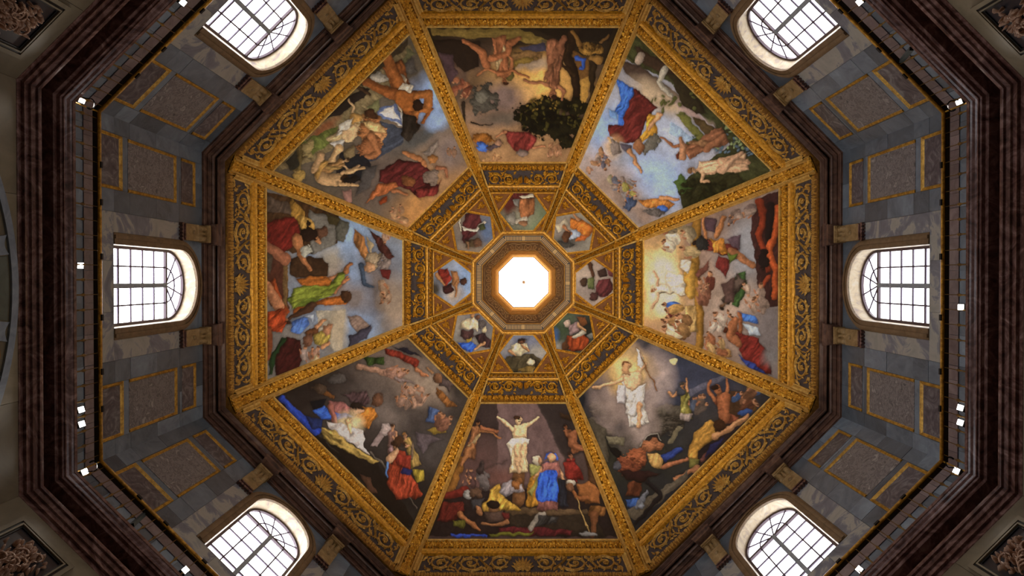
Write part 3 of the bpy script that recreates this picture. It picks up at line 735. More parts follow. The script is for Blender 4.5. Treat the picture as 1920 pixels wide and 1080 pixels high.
for x, y, d in LAMPS:
    p = px2(x, y, 19.32); an = math.atan2(p[1], p[0])
    f = root('floodlight', (math.hypot(p[0], p[1]), 0, p[2]), an, 'small lit floodlight ' + d, 'floodlight', 'floodlights along the gallery')
    for n, m in (('housing', H_HOUS), ('lens', H_LENS), ('yoke', H_ARM)):
        o = put(n, m, f); o.rotation_euler = (0, math.radians(74), 0)
    l = bpy.data.lights.new('floodlight_beam', 'SPOT'); l.energy = FLOOD_W; l.color = (1, .93, .83); l.spot_size = math.radians(80); l.spot_blend = .7; l.shadow_soft_size = .1
    lo = bpy.data.objects.new('floodlight_beam', l); COL.objects.link(lo); lo.location = (p[0] * .975, p[1] * .975, p[2]); lo.rotation_euler = (0, math.radians(90 + 56), an)  # beam turned up, away from where the lens faces, to brighten the dome
    l2 = bpy.data.lights.new('floodlight_fill', 'SPOT'); l2.energy = FILL_W; l2.color = (1, .93, .83); l2.spot_size = math.radians(160); l2.spot_blend = .6; l2.shadow_soft_size = .1  # second spot added at each floodlight to brighten the lower walls
    lo = bpy.data.objects.new('floodlight_fill', l2); COL.objects.link(lo); lo.location = (p[0] * .975, p[1] * .975, p[2] - .05); lo.rotation_euler = (0, math.radians(90 - 30), an)

# two grey tubes leaning on the railing, cables by the corner lamps
for (x0, y0, x1, y1, d) in ((1708, 92, 1685, 120, 'leaning on the upper right railing'), (246, 986, 272, 962, 'leaning on the lower left railing')):
    p, q = Vector(px2(x0, y0, 19.1)), Vector(px2(x1, y1, 20.3)); b = p.copy()
    f = root('metal_tube', tuple(b), 0, 'short square grey metal tube ' + d, 'tube')
    w = (q - p).normalized(); u = w.cross(Vector((0, 0, 1))).normalized() * .055; v = w.cross(u).normalized() * .055
    m = MB().grid([[p + u + v, p + u - v, p - u - v, p - u + v], [q + u + v, q + u - v, q - u - v, q - u + v]], True).mesh('shaft', 'tube'); part('shaft', m, f)
    u *= .75; v *= .75; e = q + w * .02; m = MB().grid([[q + u + v, q + u - v, q - u - v, q - u + v], [e + u + v, e + u - v, e - u - v, e - u + v]], True); b_ = len(m.v); m.f.append((b_ - 4, b_ - 3, b_ - 2, b_ - 1)); part('end_cap', m.mesh('end_cap', 'bronze'), f)
for (x, y, sx, sy, d) in ((176, 196, 1, 1, 'upper left'), (178, 874, 1, -1, 'lower left'), (1780, 199, -1, 1, 'upper right'), (1780, 868, -1, -1, 'lower right')):
    pts = [px2(x + sx * 8 * math.cos(a) - sx * 4, y + sy * 10 * math.sin(a), 19.35 + .05 * a) for a in np.linspace(-2.2, 2.4, 12)]
    pts[0] = (pts[0][0], pts[0][1], 19.06 + Z0)
    f = root('cable', tuple(pts[0]), 0, 'curled black cable behind the railing at its %s corner' % d, 'cable')
    part('sheath', MB().tube(pts, .016, 5).mesh('sheath', 'cablerubber', True), f); part('plug', MB().tube([pts[-1], tuple(Vector(pts[-1]) + Vector((0, 0, .12)))], .03, 6).mesh('plug', 'railblack'), f)

# ------------------------------------------------------------------ lower walls: carved reliefs near the corners, arch on the left
def relief(k, s, d):
    R = R_LOW; z = lambda h: h + Z0; t0, t1 = sorted((s * 3.24, s * 4.52)); h1, h0 = 16.78, 14.6
    f = root('relief_panel', (R, (t0 + t1) / 2, h0 + Z0), ANG[k], 'dark sunk wall panel with flesh-pink carved trophy, in the %s corner of the photo' % d, 'relief', 'carved panels of the lower walls')
    part('ground', MB().box(R - .03, R + .02, t0, t1, z(h0), z(h1)).mesh('ground', 'dark'), f)
    for w0, w1, p, mt, nm in ((0, .05, .06, 'railblack', 'inner_fillet'), (.05, .09, .10, 'beige', 'middle_fillet'), (.09, .15, .06, 'railblack', 'dark_fillet'), (.15, .26, .08, 'beige', 'outer_frame')):
        m = MB()
        for (ax, ay, bx, by, ux, uy, vx, vy) in ((t0, h1, t1, h1, -1, 1, 1, 1), (t0, h0, t0, h1, -1, -1, -1, 1), (t1, h1, t1, h0, 1, 1, 1, -1), (t1, h0, t0, h0, 1, -1, -1, -1)):
            m.grid([[(R - q, ax + ux * o, z(ay + uy * o)) for o, q in ((w0, 0), (w0, p), (w1, p), (w1, 0))], [(R - q, bx + vx * o, z(by + vy * o)) for o, q in ((w0, 0), (w0, p), (w1, p), (w1, 0))]])
        part(nm, m.mesh(nm, mt), f)
    rnd = random.Random(k * 3 + s); mp = lambda a, b, n: (R - .04 - n, a, z(b))
    m = MB()
    for q in range(110):
        a, b = (t0 + t1) / 2 + rnd.gauss(0, .2), rnd.uniform(15.2, 16.55)
        a = min(t1 - .18, max(t0 + .18, a))
        leaf(m, mp, a, b, rnd.uniform(0, 6.28), rnd.uniform(.1, .22), rnd.uniform(.05, .09), rnd.uniform(.1, .22))
    for q in range(26): bud(m, mp, min(t1 - .15, max(t0 + .15, (t0 + t1) / 2 + rnd.gauss(0, .26))), rnd.uniform(15.3, 16.5), rnd.uniform(.04, .08), rnd.uniform(.12, .22))
    for q in range(6):
        a, b = (t0 + t1) / 2 + rnd.uniform(-.3, .3), rnd.uniform(15.5, 16.3)
        m.tube([mp(a + .14 * math.cos(w_), b + .18 * math.sin(w_), .14 + .02 * w_) for w_ in np.linspace(0, 4.4, 9)], [.028] * 5 + [.024, .02, .016, .01], 5)
    part('carved_trophy', m.mesh('carved_trophy', 'terra', True), f)
relief(5, -1, 'upper left'); relief(3, 1, 'lower left'); relief(7, 1, 'upper right'); relief(1, -1, 'lower right')

def arch():
    R = R_LOW; z = lambda h: h + Z0; Rc = 6.8; hc = 17.44 - Rc; mx = .78
    f = root('arch', (R, 0, 14 + Z0), ANG[4], 'blue-grey stone arch with amber and green inlay on the left-hand lower wall', 'arch')
    def pt(rad, a, p): return (R - p, rad * math.sin(a), z(hc + rad * math.cos(a)))
    A = np.linspace(-mx, mx, 29)
    part('outer_band', MB().grid([[pt(r, a, p) for r, p in ((6.8, 0), (6.8, .08), (6.58, .08), (6.58, .02))] for a in A]).mesh('outer_band', 'archblue'), f)
    part('inlay_field', MB().grid([[pt(r, a, .022) for r in (6.58, 5.2)] for a in A]).mesh('inlay_field', 'beige'), f)
    def plate(name, a0, a1, r0, r1, mt, pp=.05, bow=.0):
        P = []
        n = 8
        for i in range(n + 1): P.append((r1 + bow * math.sin(PI * i / n), a0 + (a1 - a0) * i / n))
        for i in range(n + 1): P.append((r0, a1 + (a0 - a1) * i / n))
        m = MB(); m.add([pt(r, a, pp) for r, a in P] + [pt(r, a, .02) for r, a in P], [tuple(range(len(P)))] + [(i, (i + 1) % len(P), (i + 1) % len(P) + len(P), i + len(P)) for i in range(len(P))])
        part(name, m.mesh(name, mt), f)
    plate('green_inlay', -.125, .125, 5.4, 6.5, 'greeninlay')
    for s in (-1, 1):
        plate('blue_inlay', s * .13, s * .205, 5.4, 6.57, 'archblue', .06, -.12)
        plate('amber_inlay', s * .215, s * .325, 5.4, 6.30, 'amber', .05, .14)
        plate('grey_inlay', s * .335, s * .46, 5.4, 6.57, 'archblue', .06, -.1)
        plate('amber_inlay', s * .47, s * .6, 5.4, 6.3, 'amber', .05, .12)
arch()
# ------------------------------------------------------------------ painted ceiling pictures: pigment laid on as vertex colours of the plaster
# generic painted scenes (landscape, cloud, draped figures) in colour masses like those of the photograph
_rg = np.random.RandomState(4); _lat = _rg.rand(256, 256)
def vn(x, y):
    xi = np.floor(x).astype(int); yi = np.floor(y).astype(int); fx = x - xi; fy = y - yi
    fx = fx * fx * (3 - 2 * fx); fy = fy * fy * (3 - 2 * fy); g = lambda a, b: _lat[a & 255, b & 255]
    return (g(xi, yi) * (1 - fx) + g(xi + 1, yi) * fx) * (1 - fy) + (g(xi, yi + 1) * (1 - fx) + g(xi + 1, yi + 1) * fx) * fy
class Canvas:
    def __init__(s, X, Y, ox, oy, sc, bg, seed=0):
        s.rnd = random.Random(seed); s.u = sc / 2.8
        x, y = (X - ox) * sc, (Y - oy) * sc; u = s.u; s.s_ = seed * 17.3
        s.n1 = vn(x / (30 * u) + s.s_, y / (30 * u)); s.n2 = vn(x / (9 * u) + 40, y / (9 * u) + s.s_); s.n3 = vn(x / (70 * u) + 9, y / (70 * u) + s.s_)
        s.x = x + 14 * u * (s.n1 - .5) + 4 * u * (s.n2 - .5)
        s.y = y + 15 * u * (vn(x / (30 * u) + 77, y / (30 * u) + s.s_) - .5) + 4 * u * (vn(x / (9 * u) + 11, y / (9 * u) + 5) - .5)
        s.mus = .6 * vn(x / (13 * u) + 31, y / (13 * u) + s.s_) + .4 * vn(x / (6 * u) + 3, y / (6 * u)); s.shape = None; s.c = np.zeros(x.shape + (3,)); s.c[:] = lin(bg)
    def lay(s, d, c, soft=2.4, vol=0., w=20., fold=0., fa=0., fl=11., op=1.):
        m = np.clip(.5 - d / (soft * s.u), 0, 1) * op
        k = np.ones_like(d)
        if vol > .19: s.c = s.c * (1 - .42 * np.clip(.5 - (d - 3 * s.u) / (15 * s.u), 0, 1) * op)[..., None]      # the painter's dark contour
        if vol:                              # painted modelling: each form has a light and a shaded side
            k = k * (1 - vol + 1.5 * vol * np.clip(-d / w, 0, 1))
            if s.shape and (m > 0).any():
                gy, gx = np.gradient(d.reshape(s.shape)); q = np.hypot(gx, gy) + 1e-9
                a_ = (gx * s.lx + gy * s.ly) / q
                k = k * (1 + .5 * (s.mus - .5) + .2 * (s.n2 - .5))
                k = k * (1 + 1.7 * vol * a_.reshape(-1) * np.clip(1 + d / (w * 1.3), 0, 1))
        if fold:
            a_, b_ = s.x * math.cos(fa) + s.y * math.sin(fa), s.y * math.cos(fa) - s.x * math.sin(fa)
            f_ = 1.3 * vn(a_ / (10 * s.u) + 1.2 * s.n3 + 3, b_ / (60 * s.u) + s.s_) + .7 * vn(a_ / (4.6 * s.u) + 2 * s.n1, b_ / (30 * s.u) + 7) - 1
            k = k * (1 + fold * 2.6 * f_)
        col = np.array(lin(c))[None, :] * np.clip(k, .05, 3)[..., None]
        s.c = s.c * (1 - m[..., None]) + col * m[..., None]
    def sd_ell(s, x, y, rx, ry, ang=0):
        a = math.radians(ang); dx, dy = s.x - x, s.y - y
        p = dx * math.cos(a) + dy * math.sin(a); q = -dx * math.sin(a) + dy * math.cos(a)
        return (np.sqrt((p / rx) ** 2 + (q / ry) ** 2) - 1) * min(rx, ry)
    def b(s, c, x, y, rx, ry, ang=0, op=1.):                     # soft mass: cloud, glow, haze
        d = s.sd_ell(x, y, rx, ry, ang) + min(rx, ry) * .5 * (s.n3 - .5)
        s.lay(d, c, soft=min(rx, ry) * 1.1 / s.u, op=op)
    def e(s, c, x, y, rx, ry, ang=0, vol=.3, fold=0., fa=0.):
        d = s.sd_ell(x, y, rx, ry, ang); q = min(rx, ry)
        if vol > .25: d = d + q * .75 * (s.n1 - .5) * min(1, q / (26 * s.u)) + q * .5 * (s.mus - .5)
        s.lay(d, c, vol=vol, w=q * .7, fold=fold, fa=fa)
    def p(s, c, pts, vol=.25, fold=0., fa=0., soft=2.4, op=1.):
        n = len(pts); d = np.full(s.x.shape, 1e9); ins = np.zeros(s.x.shape, bool)
        for i in range(n):
            x0, y0 = pts[i]; x1, y1 = pts[(i + 1) % n]; ex, ey = x1 - x0, y1 - y0; wx, wy = s.x - x0, s.y - y0
            t = np.clip((wx * ex + wy * ey) / (ex * ex + ey * ey + 1e-9), 0, 1); d = np.minimum(d, (wx - ex * t) ** 2 + (wy - ey * t) ** 2)
            ins ^= ((y0 > s.y) != (y1 > s.y)) & (s.x < (x1 - x0) * (s.y - y0) / (y1 - y0 + 1e-9) + x0)
        d = np.sqrt(d); d = np.where(ins, -d, d)
        s.lay(d, c, vol=vol, w=14 * s.u, fold=fold, fa=fa, soft=soft, op=op)
    def s_(s, *a): pass
    def l(s, c, pts, w0, w1=None, vol=.3):                       # limb or stroke that tapers
        w1 = w0 if w1 is None else w1; n = len(pts) - 1; d = np.full(s.x.shape, 1e9)
        for i in range(n):
            x0, y0 = pts[i]; x1, y1 = pts[i + 1]; ex, ey = x1 - x0, y1 - y0
            t = np.clip(((s.x - x0) * ex + (s.y - y0) * ey) / (ex * ex + ey * ey + 1e-9), 0, 1)
            w = (w0 + (w1 - w0) * (i + t) / n) / 2
            d = np.minimum(d, np.hypot(s.x - x0 - ex * t, s.y - y0 - ey * t) - w)
        s.lay(d, c, vol=vol, w=max(w0, w1) * .4)
    def fig(s, x, y, S, ang, robe, skin, hair, sash=None, a1=None, a2=None):
        """a generic draped figure: feet at X, Y, S tall, its head S away in direction ANG (0 = up the picture, clockwise)"""
        a = math.radians(ang); ux, uy = math.sin(a), -math.cos(a); vx, vy = -uy, ux
        P = lambda h, t: (x + ux * h * S + vx * t * S, y + uy * h * S + vy * t * S)
        fa = math.atan2(vy, vx)
        s.p(robe, [P(0, -.15), P(.02, .16), P(.3, .15), P(.55, .1), P(.8, .13), P(.84, 0), P(.8, -.13), P(.55, -.1), P(.3, -.14)], .35, .3, fa)
        if sash: s.p(sash, [P(.3, -.13), P(.72, .14), P(.58, .15), P(.2, -.06)], .3, .25, fa)
        for q in (a1, a2):
            if q:
                sgn = q[0]; s.l(skin, [P(.77, .11 * sgn), P(q[1], q[2] * sgn), P(q[3], q[4] * sgn)], .075 * S, .045 * S)
        s.l(skin, [P(.8, 0), P(.88, 0)], .06 * S, .05 * S, .1)
        s.e(skin, *P(.92, 0), .058 * S, .075 * S, ang, .3); s.e(hair, *P(.965, -.02), .055 * S, .04 * S, ang, .2); s.l('#3a2418', [P(.925, .0), P(.925, .04)], .014 * S, .014 * S, 0); s.l('#4a2c1c', [P(.895, .0), P(.895, .03)], .012 * S, .012 * S, 0)
    def crowd(s, cols, x, y, rx, ry, n, sz, ang=0, sp=40):
        for i in range(n):
            px, py = x + s.rnd.uniform(-rx, rx), y + s.rnd.uniform(-ry, ry); S = sz * s.rnd.uniform(.8, 1.2); c = cols[i % len(cols)]
            an = math.radians(ang + s.rnd.uniform(-sp, sp)); hx, hy = math.sin(an), -math.cos(an)
            s.e(c, px, py, S * .34, S * .5, math.degrees(an), .18, .2, an)
            s.l('#96684a', [(px + hy * S * .3, py - hx * S * .3), (px + hx * S * .3 + hy * S * .4, py + hy * S * .3 - hx * S * .4)], S * .16, S * .1, .15)
            s.e('#a67a58', px + hx * S * .58, py + hy * S * .58, S * .15, S * .17, 0, .18); s.e('#5a3e2a', px + hx * S * .68, py + hy * S * .68, S * .12, S * .07, 0, .1)
    def specks(s, c, x, y, rx, ry, n, r0, r1):
        for i in range(n):
            a, q = s.rnd.uniform(0, 6.28), math.sqrt(s.rnd.random()); s.e(c, x + rx * q * math.cos(a), y + ry * q * math.sin(a), s.rnd.uniform(r0, r1), s.rnd.uniform(r0, r1) * .6, s.rnd.uniform(0, 180), .2)

def paint_top(c):
    c.p('#2c2418', [(0, 60), (1440, 60), (1440, 330), (0, 330)], 0); c.p('#74622e', [(90, 88), (690, 92), (900, 172), (850, 200), (560, 160), (300, 150), (110, 130)], .1, .15, 1.5)
    c.p('#1c1710', [(760, 80), (1340, 84), (1300, 175), (950, 158)], .1); c.p('#5a5038', [(850, 172), (960, 165), (1010, 215), (850, 240)], .1)
    c.b('#5c473a', 380, 420, 330, 180); c.b('#54483c', 560, 640, 320, 260); c.b('#8f7154', 480, 760, 260, 150); c.b('#9c7a54', 700, 930, 420, 160); c.b('#c1944c', 800, 440, 290, 170); c.b('#d6a858', 800, 480, 190, 80)
    c.b('#94806a', 760, 325, 170, 40); c.b('#75625a', 600, 560, 150, 120); c.b('#7b6656', 430, 690, 160, 50, 8); c.b('#665a4e', 600, 700, 150, 40)
    c.p('#241b14', [(110, 160), (430, 175), (420, 350), (330, 385), (255, 300), (150, 260)]); c.p('#47363a', [(150, 250), (250, 255), (280, 400), (225, 470)]); c.p('#3c3a4a', [(690, 215), (870, 190), (880, 240), (720, 245)], .1)
    c.p('#6b5230', [(640, 250), (760, 240), (860, 250), (850, 290), (660, 330), (560, 330)], .2, .2, 1); c.e('#75602a', 720, 310, 90, 20, -15); c.e('#59502a', 640, 400, 35, 45)
    c.p('#6a4c24', [(1060, 230), (1170, 300), (1180, 420), (1080, 420)], .2); c.p('#a8823a', [(1105, 430), (1175, 400), (1150, 590), (1105, 590)], .1)
    c.l('#2b1e12', [(1080, 90), (1020, 260), (1085, 470), (1060, 720)], 80, 44); c.l('#2b2113', [(1190, 320), (1185, 580)], 50, 26); c.l('#352615', [(1060, 400), (980, 330), (1030, 200)], 26, 16)
    for e in ((830, 660, 150, 85), (960, 740, 200, 85), (1080, 620, 90, 60), (1040, 850, 80, 50), (900, 590, 130, 45), (770, 690, 90, 60)): c.e('#1f1d0e', *e)
    c.specks('#46401a', 930, 690, 230, 120, 60, 9, 22); c.specks('#12120a', 930, 720, 230, 120, 50, 8, 20); c.specks('#6e5a22', 850, 600, 120, 50, 22, 6, 14)
    c.e('#8c6a2c', 1175, 220, 95, 40, 8, .35, .25, .4); c.e('#80602c', 1215, 285, 45, 32); c.l('#7d5c2a', [(1110, 190), (1060, 110)], 36, 24); c.l('#6e5228', [(1250, 180), (1300, 130)], 26, 18); c.specks('#3c280c', 1170, 215, 75, 25, 22, 4, 7)
    c.l('#2c4f96', [(1085, 285), (1130, 300), (1122, 350), (1100, 350)], 34, 20)
    c.fig(560, 140, 335, 172, '#8a5836', '#96623c', '#3a2012', '#a08a62', (1, .62, .3, .72, .55), (-1, .5, .2, .4, .1)); c.l('#8e5a36', [(330, 175), (450, 250), (470, 330)], 34, 60); c.l('#8e5a36', [(700, 160), (630, 190), (620, 265), (510, 290)], 32, 54); c.l('#8e5a36', [(560, 395), (650, 370), (752, 412)], 30, 18)
    c.fig(945, 160, 400, 184, '#7c5238', '#865a3c', '#2a1810', '#6e4a32', (1, .74, .25, .74, .5), (-1, .9, .2, 1.02, .16)); c.l('#7c5238', [(1000, 155), (940, 270)], 36, 50)
    c.e('#4c4840', 450, 570, 85, 95); c.e('#6a665a', 440, 540, 40, 50); c.l('#2c241c', [(325, 590), (325, 720)], 26, 14); c.l('#241c14', [(375, 722), (450, 745), (515, 730)], 10, 5); c.crowd(['#8e5c3e', '#7c4a34', '#6a3e2c'], 310, 490, 60, 60, 8, 62, 200)
    c.p('#74302a', [(590, 775), (760, 785), (810, 830), (780, 900), (700, 935), (640, 880)], .3, .3, .4); c.e('#75655c', 715, 930, 36, 26); c.l('#9a6a48', [(790, 895), (875, 878)], 22, 14); c.l('#9a6a48', [(610, 785), (545, 815)], 20, 12)
    c.e('#8a5a20', 455, 832, 70, 34, 8, .3, .3, .4); c.e('#3d62ac', 455, 885, 44, 30, 20, .3, .3, 1); c.e('#4c4044', 530, 880, 60, 20, -20); c.e('#8a6a54', 555, 855, 26, 22); c.crowd(['#a47c5c', '#8a6648'], 930, 905, 50, 50, 8, 42, 180); c.crowd(['#ae8a5e', '#94704a'], 510, 965, 60, 25, 6, 36, 180)
def paint_ur(c):
    c.b('#9aa0b0', 430, 650, 420, 330, 45); c.b('#8ea6d0', 520, 800, 170, 130, 50); c.b('#a89892', 250, 830, 170, 90, 45); c.b('#8f7c70', 330, 950, 260, 80, 40); c.b('#8ea8d4', 220, 560, 110, 100); c.b('#a0a8ba', 560, 600, 130, 130)
    c.p('#3f4226', [(340, 60), (420, 60), (1130, 760), (1120, 800), (640, 1000), (660, 840), (900, 640), (560, 300), (330, 190)], .1, .2, 2.2); c.p('#4a3c34', [(300, 190), (420, 230), (640, 390), (620, 410), (480, 360), (330, 260)], .2)
    c.b('#b09c80', 520, 400, 170, 60, 30); c.b('#a48c84', 700, 480, 120, 22, 38); c.p('#3a2c20', [(380, 110), (560, 210), (600, 270), (520, 260), (400, 190)]); c.e('#988878', 400, 180, 22, 36, 20); c.l('#3c2c1c', [(620, 300), (740, 450)], 60, 40); c.p('#2f2a1a', [(560, 250), (650, 290), (770, 470), (720, 480), (640, 430)], .2); c.l('#a09a8a', [(540, 240), (510, 310), (585, 380)], 40, 16); c.specks('#56582e', 720, 420, 260, 60, 30, 8, 22)
    c.p('#6a6a34', [(600, 480), (660, 480), (790, 640), (740, 640)], .2); c.p('#4e4026', [(690, 500), (760, 510), (860, 600), (800, 640)], .2); c.specks('#5a7080', 960, 640, 150, 90, 40, 6, 16); c.specks('#7c8a60', 900, 600, 120, 90, 30, 6, 14); c.e('#4c5a2c', 690, 640, 32, 36)
    c.p('#8ea2b8', [(580, 520), (700, 610), (690, 640), (560, 580)], .1); c.p('#33331c', [(620, 900), (760, 830), (940, 800), (980, 850), (640, 995)], .2, .15, 1); c.p('#4a6030', [(590, 850), (640, 810), (700, 880), (640, 920)], .2); c.specks('#2a2c16', 760, 890, 130, 60, 40, 10, 24)
    c.fig(330, 470, 200, 195, '#3463b0', '#b08868', '#3a2a20', None, (1, .9, .2, .8, .3)); c.p('#3463b0', [(280, 290), (380, 340), (330, 500), (270, 470), (300, 400)], .35, .35, .5); c.p('#6a90c4', [(235, 450), (290, 470), (280, 510), (240, 500)])
    c.p('#5a2420', [(380, 340), (500, 440), (440, 520), (400, 620), (330, 640), (235, 600), (240, 540), (310, 540)], .35, .3, .8); c.b('#c0a070', 262, 660, 50, 55, 0, .8); c.e('#7c7068', 275, 660, 32, 38, 0); c.p('#57505a', [(300, 640), (360, 650), (360, 700), (320, 680)]); c.l('#a87c54', [(350, 680), (395, 760), (415, 795)], 26, 14)
    c.p('#b08428', [(450, 480), (500, 490), (500, 580), (420, 640), (400, 610), (440, 560)], .3, .3, .5); c.l('#b48a64', [(515, 485), (460, 560)], 30, 22); c.e('#6a665c', 470, 640, 55, 32, -50); c.e('#8a6040', 395, 655, 26, 30)
    c.fig(880, 590, 300, 246, '#7a5238', '#8a5c3c', '#5a2a14', '#8e6a48', (1, .95, .2, 1.12, .42)); c.l('#9a7050', [(640, 720), (645, 660), (630, 610)], 34, 20); c.l('#8a5e40', [(770, 670), (870, 600)], 44, 24)
    c.fig(1000, 740, 330, 262, '#b08e6e', '#b4906c', '#7a5a3a', None, (-1, .8, .2, .7, .25)); c.l('#b08c6c', [(860, 740), (1000, 740)], 54, 24); c.l('#ac8a6c', [(850, 790), (960, 690)], 46, 24)
    c.crowd(['#8a6a4c', '#9a7a62', '#6a6670', '#8e7c70'], 180, 740, 60, 60, 9, 44, 150); c.crowd(['#8e8468', '#7c6a5c', '#8a7a70', '#6a6a74'], 290, 850, 60, 40, 8, 44, 150); c.crowd(['#98904e', '#a89a8a', '#586a90', '#8a8280'], 390, 900, 70, 50, 9, 50, 160)
    c.p('#a06a2c', [(400, 950), (520, 930), (600, 970), (560, 1000), (450, 990)], .3, .3, .4); c.e('#3f66ac', 525, 1000, 26, 22); c.e('#5a5450', 490, 1020, 70, 18, 10); c.l('#a8784e', [(520, 935), (615, 945)], 26, 16); c.e('#3f4a60', 360, 970, 30, 46, 30)
def paint_right(c):
    c.b('#8c7466', 300, 500, 330, 500); c.b('#a08c7c', 500, 620, 170, 200); c.b('#8a8a8e', 600, 350, 130, 150); c.b('#726a68', 690, 800, 120, 250); c.b('#96786a', 120, 700, 100, 150); c.b('#8a7264', 150, 320, 120, 70)
    c.b('#c9a05c', 150, 520, 130, 200); c.b('#e4c27e', 150, 525, 95, 165); c.b('#f2dcae', 165, 530, 75, 135); c.b('#e8d6b4', 180, 540, 60, 100)
    c.p('#3c2220', [(640, 110), (740, 70), (745, 640), (690, 650), (640, 560), (600, 290), (600, 180)], .1, .2, .2); c.l('#7a3218', [(640, 130), (660, 210), (640, 290), (690, 460)], 40, 30); c.l('#a04c1c', [(735, 160), (715, 300), (690, 370), (725, 470), (720, 600)], 36, 30); c.l('#1c1416', [(700, 150), (690, 300)], 44, 30); c.l('#8a3c1c', [(690, 500), (650, 560)], 24, 18); c.e('#1a1214', 665, 420, 28, 50)
    c.crowd(['#7a685e', '#6a5a54', '#8a786c'], 540, 190, 60, 30, 6, 60, 250); c.l('#8c6828', [(335, 220), (325, 420), (335, 560), (350, 700), (345, 840)], 42, 36); c.l('#b08838', [(300, 450), (300, 580)], 60, 50)
    c.fig(275, 560, 170, -90, '#d2c4a4', '#c89c78', '#8a5c34', None, (1, .8, .35, .9, .5), (-1, .8, .3, .95, .55)); c.p('#cfc3ac', [(190, 470), (270, 490), (275, 590), (220, 580), (180, 540)], .2, .2, 1.4)
    c.crowd(['#948468', '#b0a084', '#7c7058', '#c4b8a0', '#a08c64'], 240, 320, 70, 70, 10, 76, -70); c.p('#c8bca8', [(250, 410), (310, 420), (290, 480), (250, 450)], .2, .2, 1); c.crowd(['#5a2a26', '#3a64a8', '#a8844c'], 240, 660, 40, 30, 3, 80, -80); c.p('#b4945c', [(280, 640), (330, 640), (335, 770), (290, 770), (270, 700)], .3, .3, .1); c.crowd(['#bcae94', '#7a5a38', '#8a6a42', '#c0b090'], 240, 750, 50, 40, 7, 80, -60)
    c.p('#4c3a40', [(370, 205), (430, 210), (430, 280), (380, 270)]); c.fig(540, 380, 230, -75, '#6a2e24', '#a87448', '#2c201c', '#a87420', (1, .9, .45, .95, .7)); c.p('#b0782a', [(410, 320), (470, 310), (475, 370), (410, 380)], .3, .3, .3); c.l('#9c6a40', [(430, 290), (470, 200)], 32, 16); c.l('#946440', [(500, 370), (615, 445)], 40, 22); c.p('#5a6a2a', [(480, 380), (540, 390), (500, 440)], .3); c.p('#57464e', [(480, 310), (550, 290), (545, 370), (500, 340)], .2); c.e('#30302e', 355, 330, 28, 32); c.p('#5e2420', [(440, 390), (500, 420), (480, 500), (430, 450)], .3, .3, .4); c.p('#6c4438', [(330, 480), (400, 410), (390, 470), (340, 510)], .2)
    c.p('#39522c', [(520, 500), (575, 470), (585, 560), (540, 650), (510, 640)], .35, .3, .4); c.fig(560, 500, 190, 215, '#4c4038', '#6e543e', '#241a14'); c.p('#54403a', [(460, 530), (520, 500), (520, 630), (470, 620)], .25); c.crowd(['#6a3a2c', '#8e6c54', '#7c5440'], 375, 570, 26, 60, 6, 66, 0)
    c.crowd(['#b0a090', '#9c8c80', '#a89888'], 460, 740, 60, 40, 8, 66, 0); c.p('#3e6cb0', [(540, 670), (620, 690), (640, 730), (560, 720)], .3, .3, .6); c.p('#9aa4ac', [(560, 730), (640, 750), (650, 790), (590, 780)], .2); c.crowd(['#8a7668', '#97816f'], 610, 610, 50, 50, 7, 66, -20)
    c.fig(700, 930, 290, -52, '#5e241c', '#8a5634', '#4a2614', None, (1, .8, .2, .95, .35)); c.p('#6a241e', [(550, 770), (640, 800), (700, 900), (700, 980), (610, 950), (540, 860)], .35, .3, .7); c.l('#95603c', [(520, 720), (500, 790), (540, 830)], 44, 36); c.p('#2a3a78', [(540, 880), (620, 930), (690, 985), (600, 960)], .3, .3, .7); c.e('#a07a48', 480, 880, 26, 30); c.crowd(['#8e5c3c', '#a08458'], 430, 840, 40, 40, 5, 60, -30); c.b('#7e7a78', 700, 900, 40, 40)
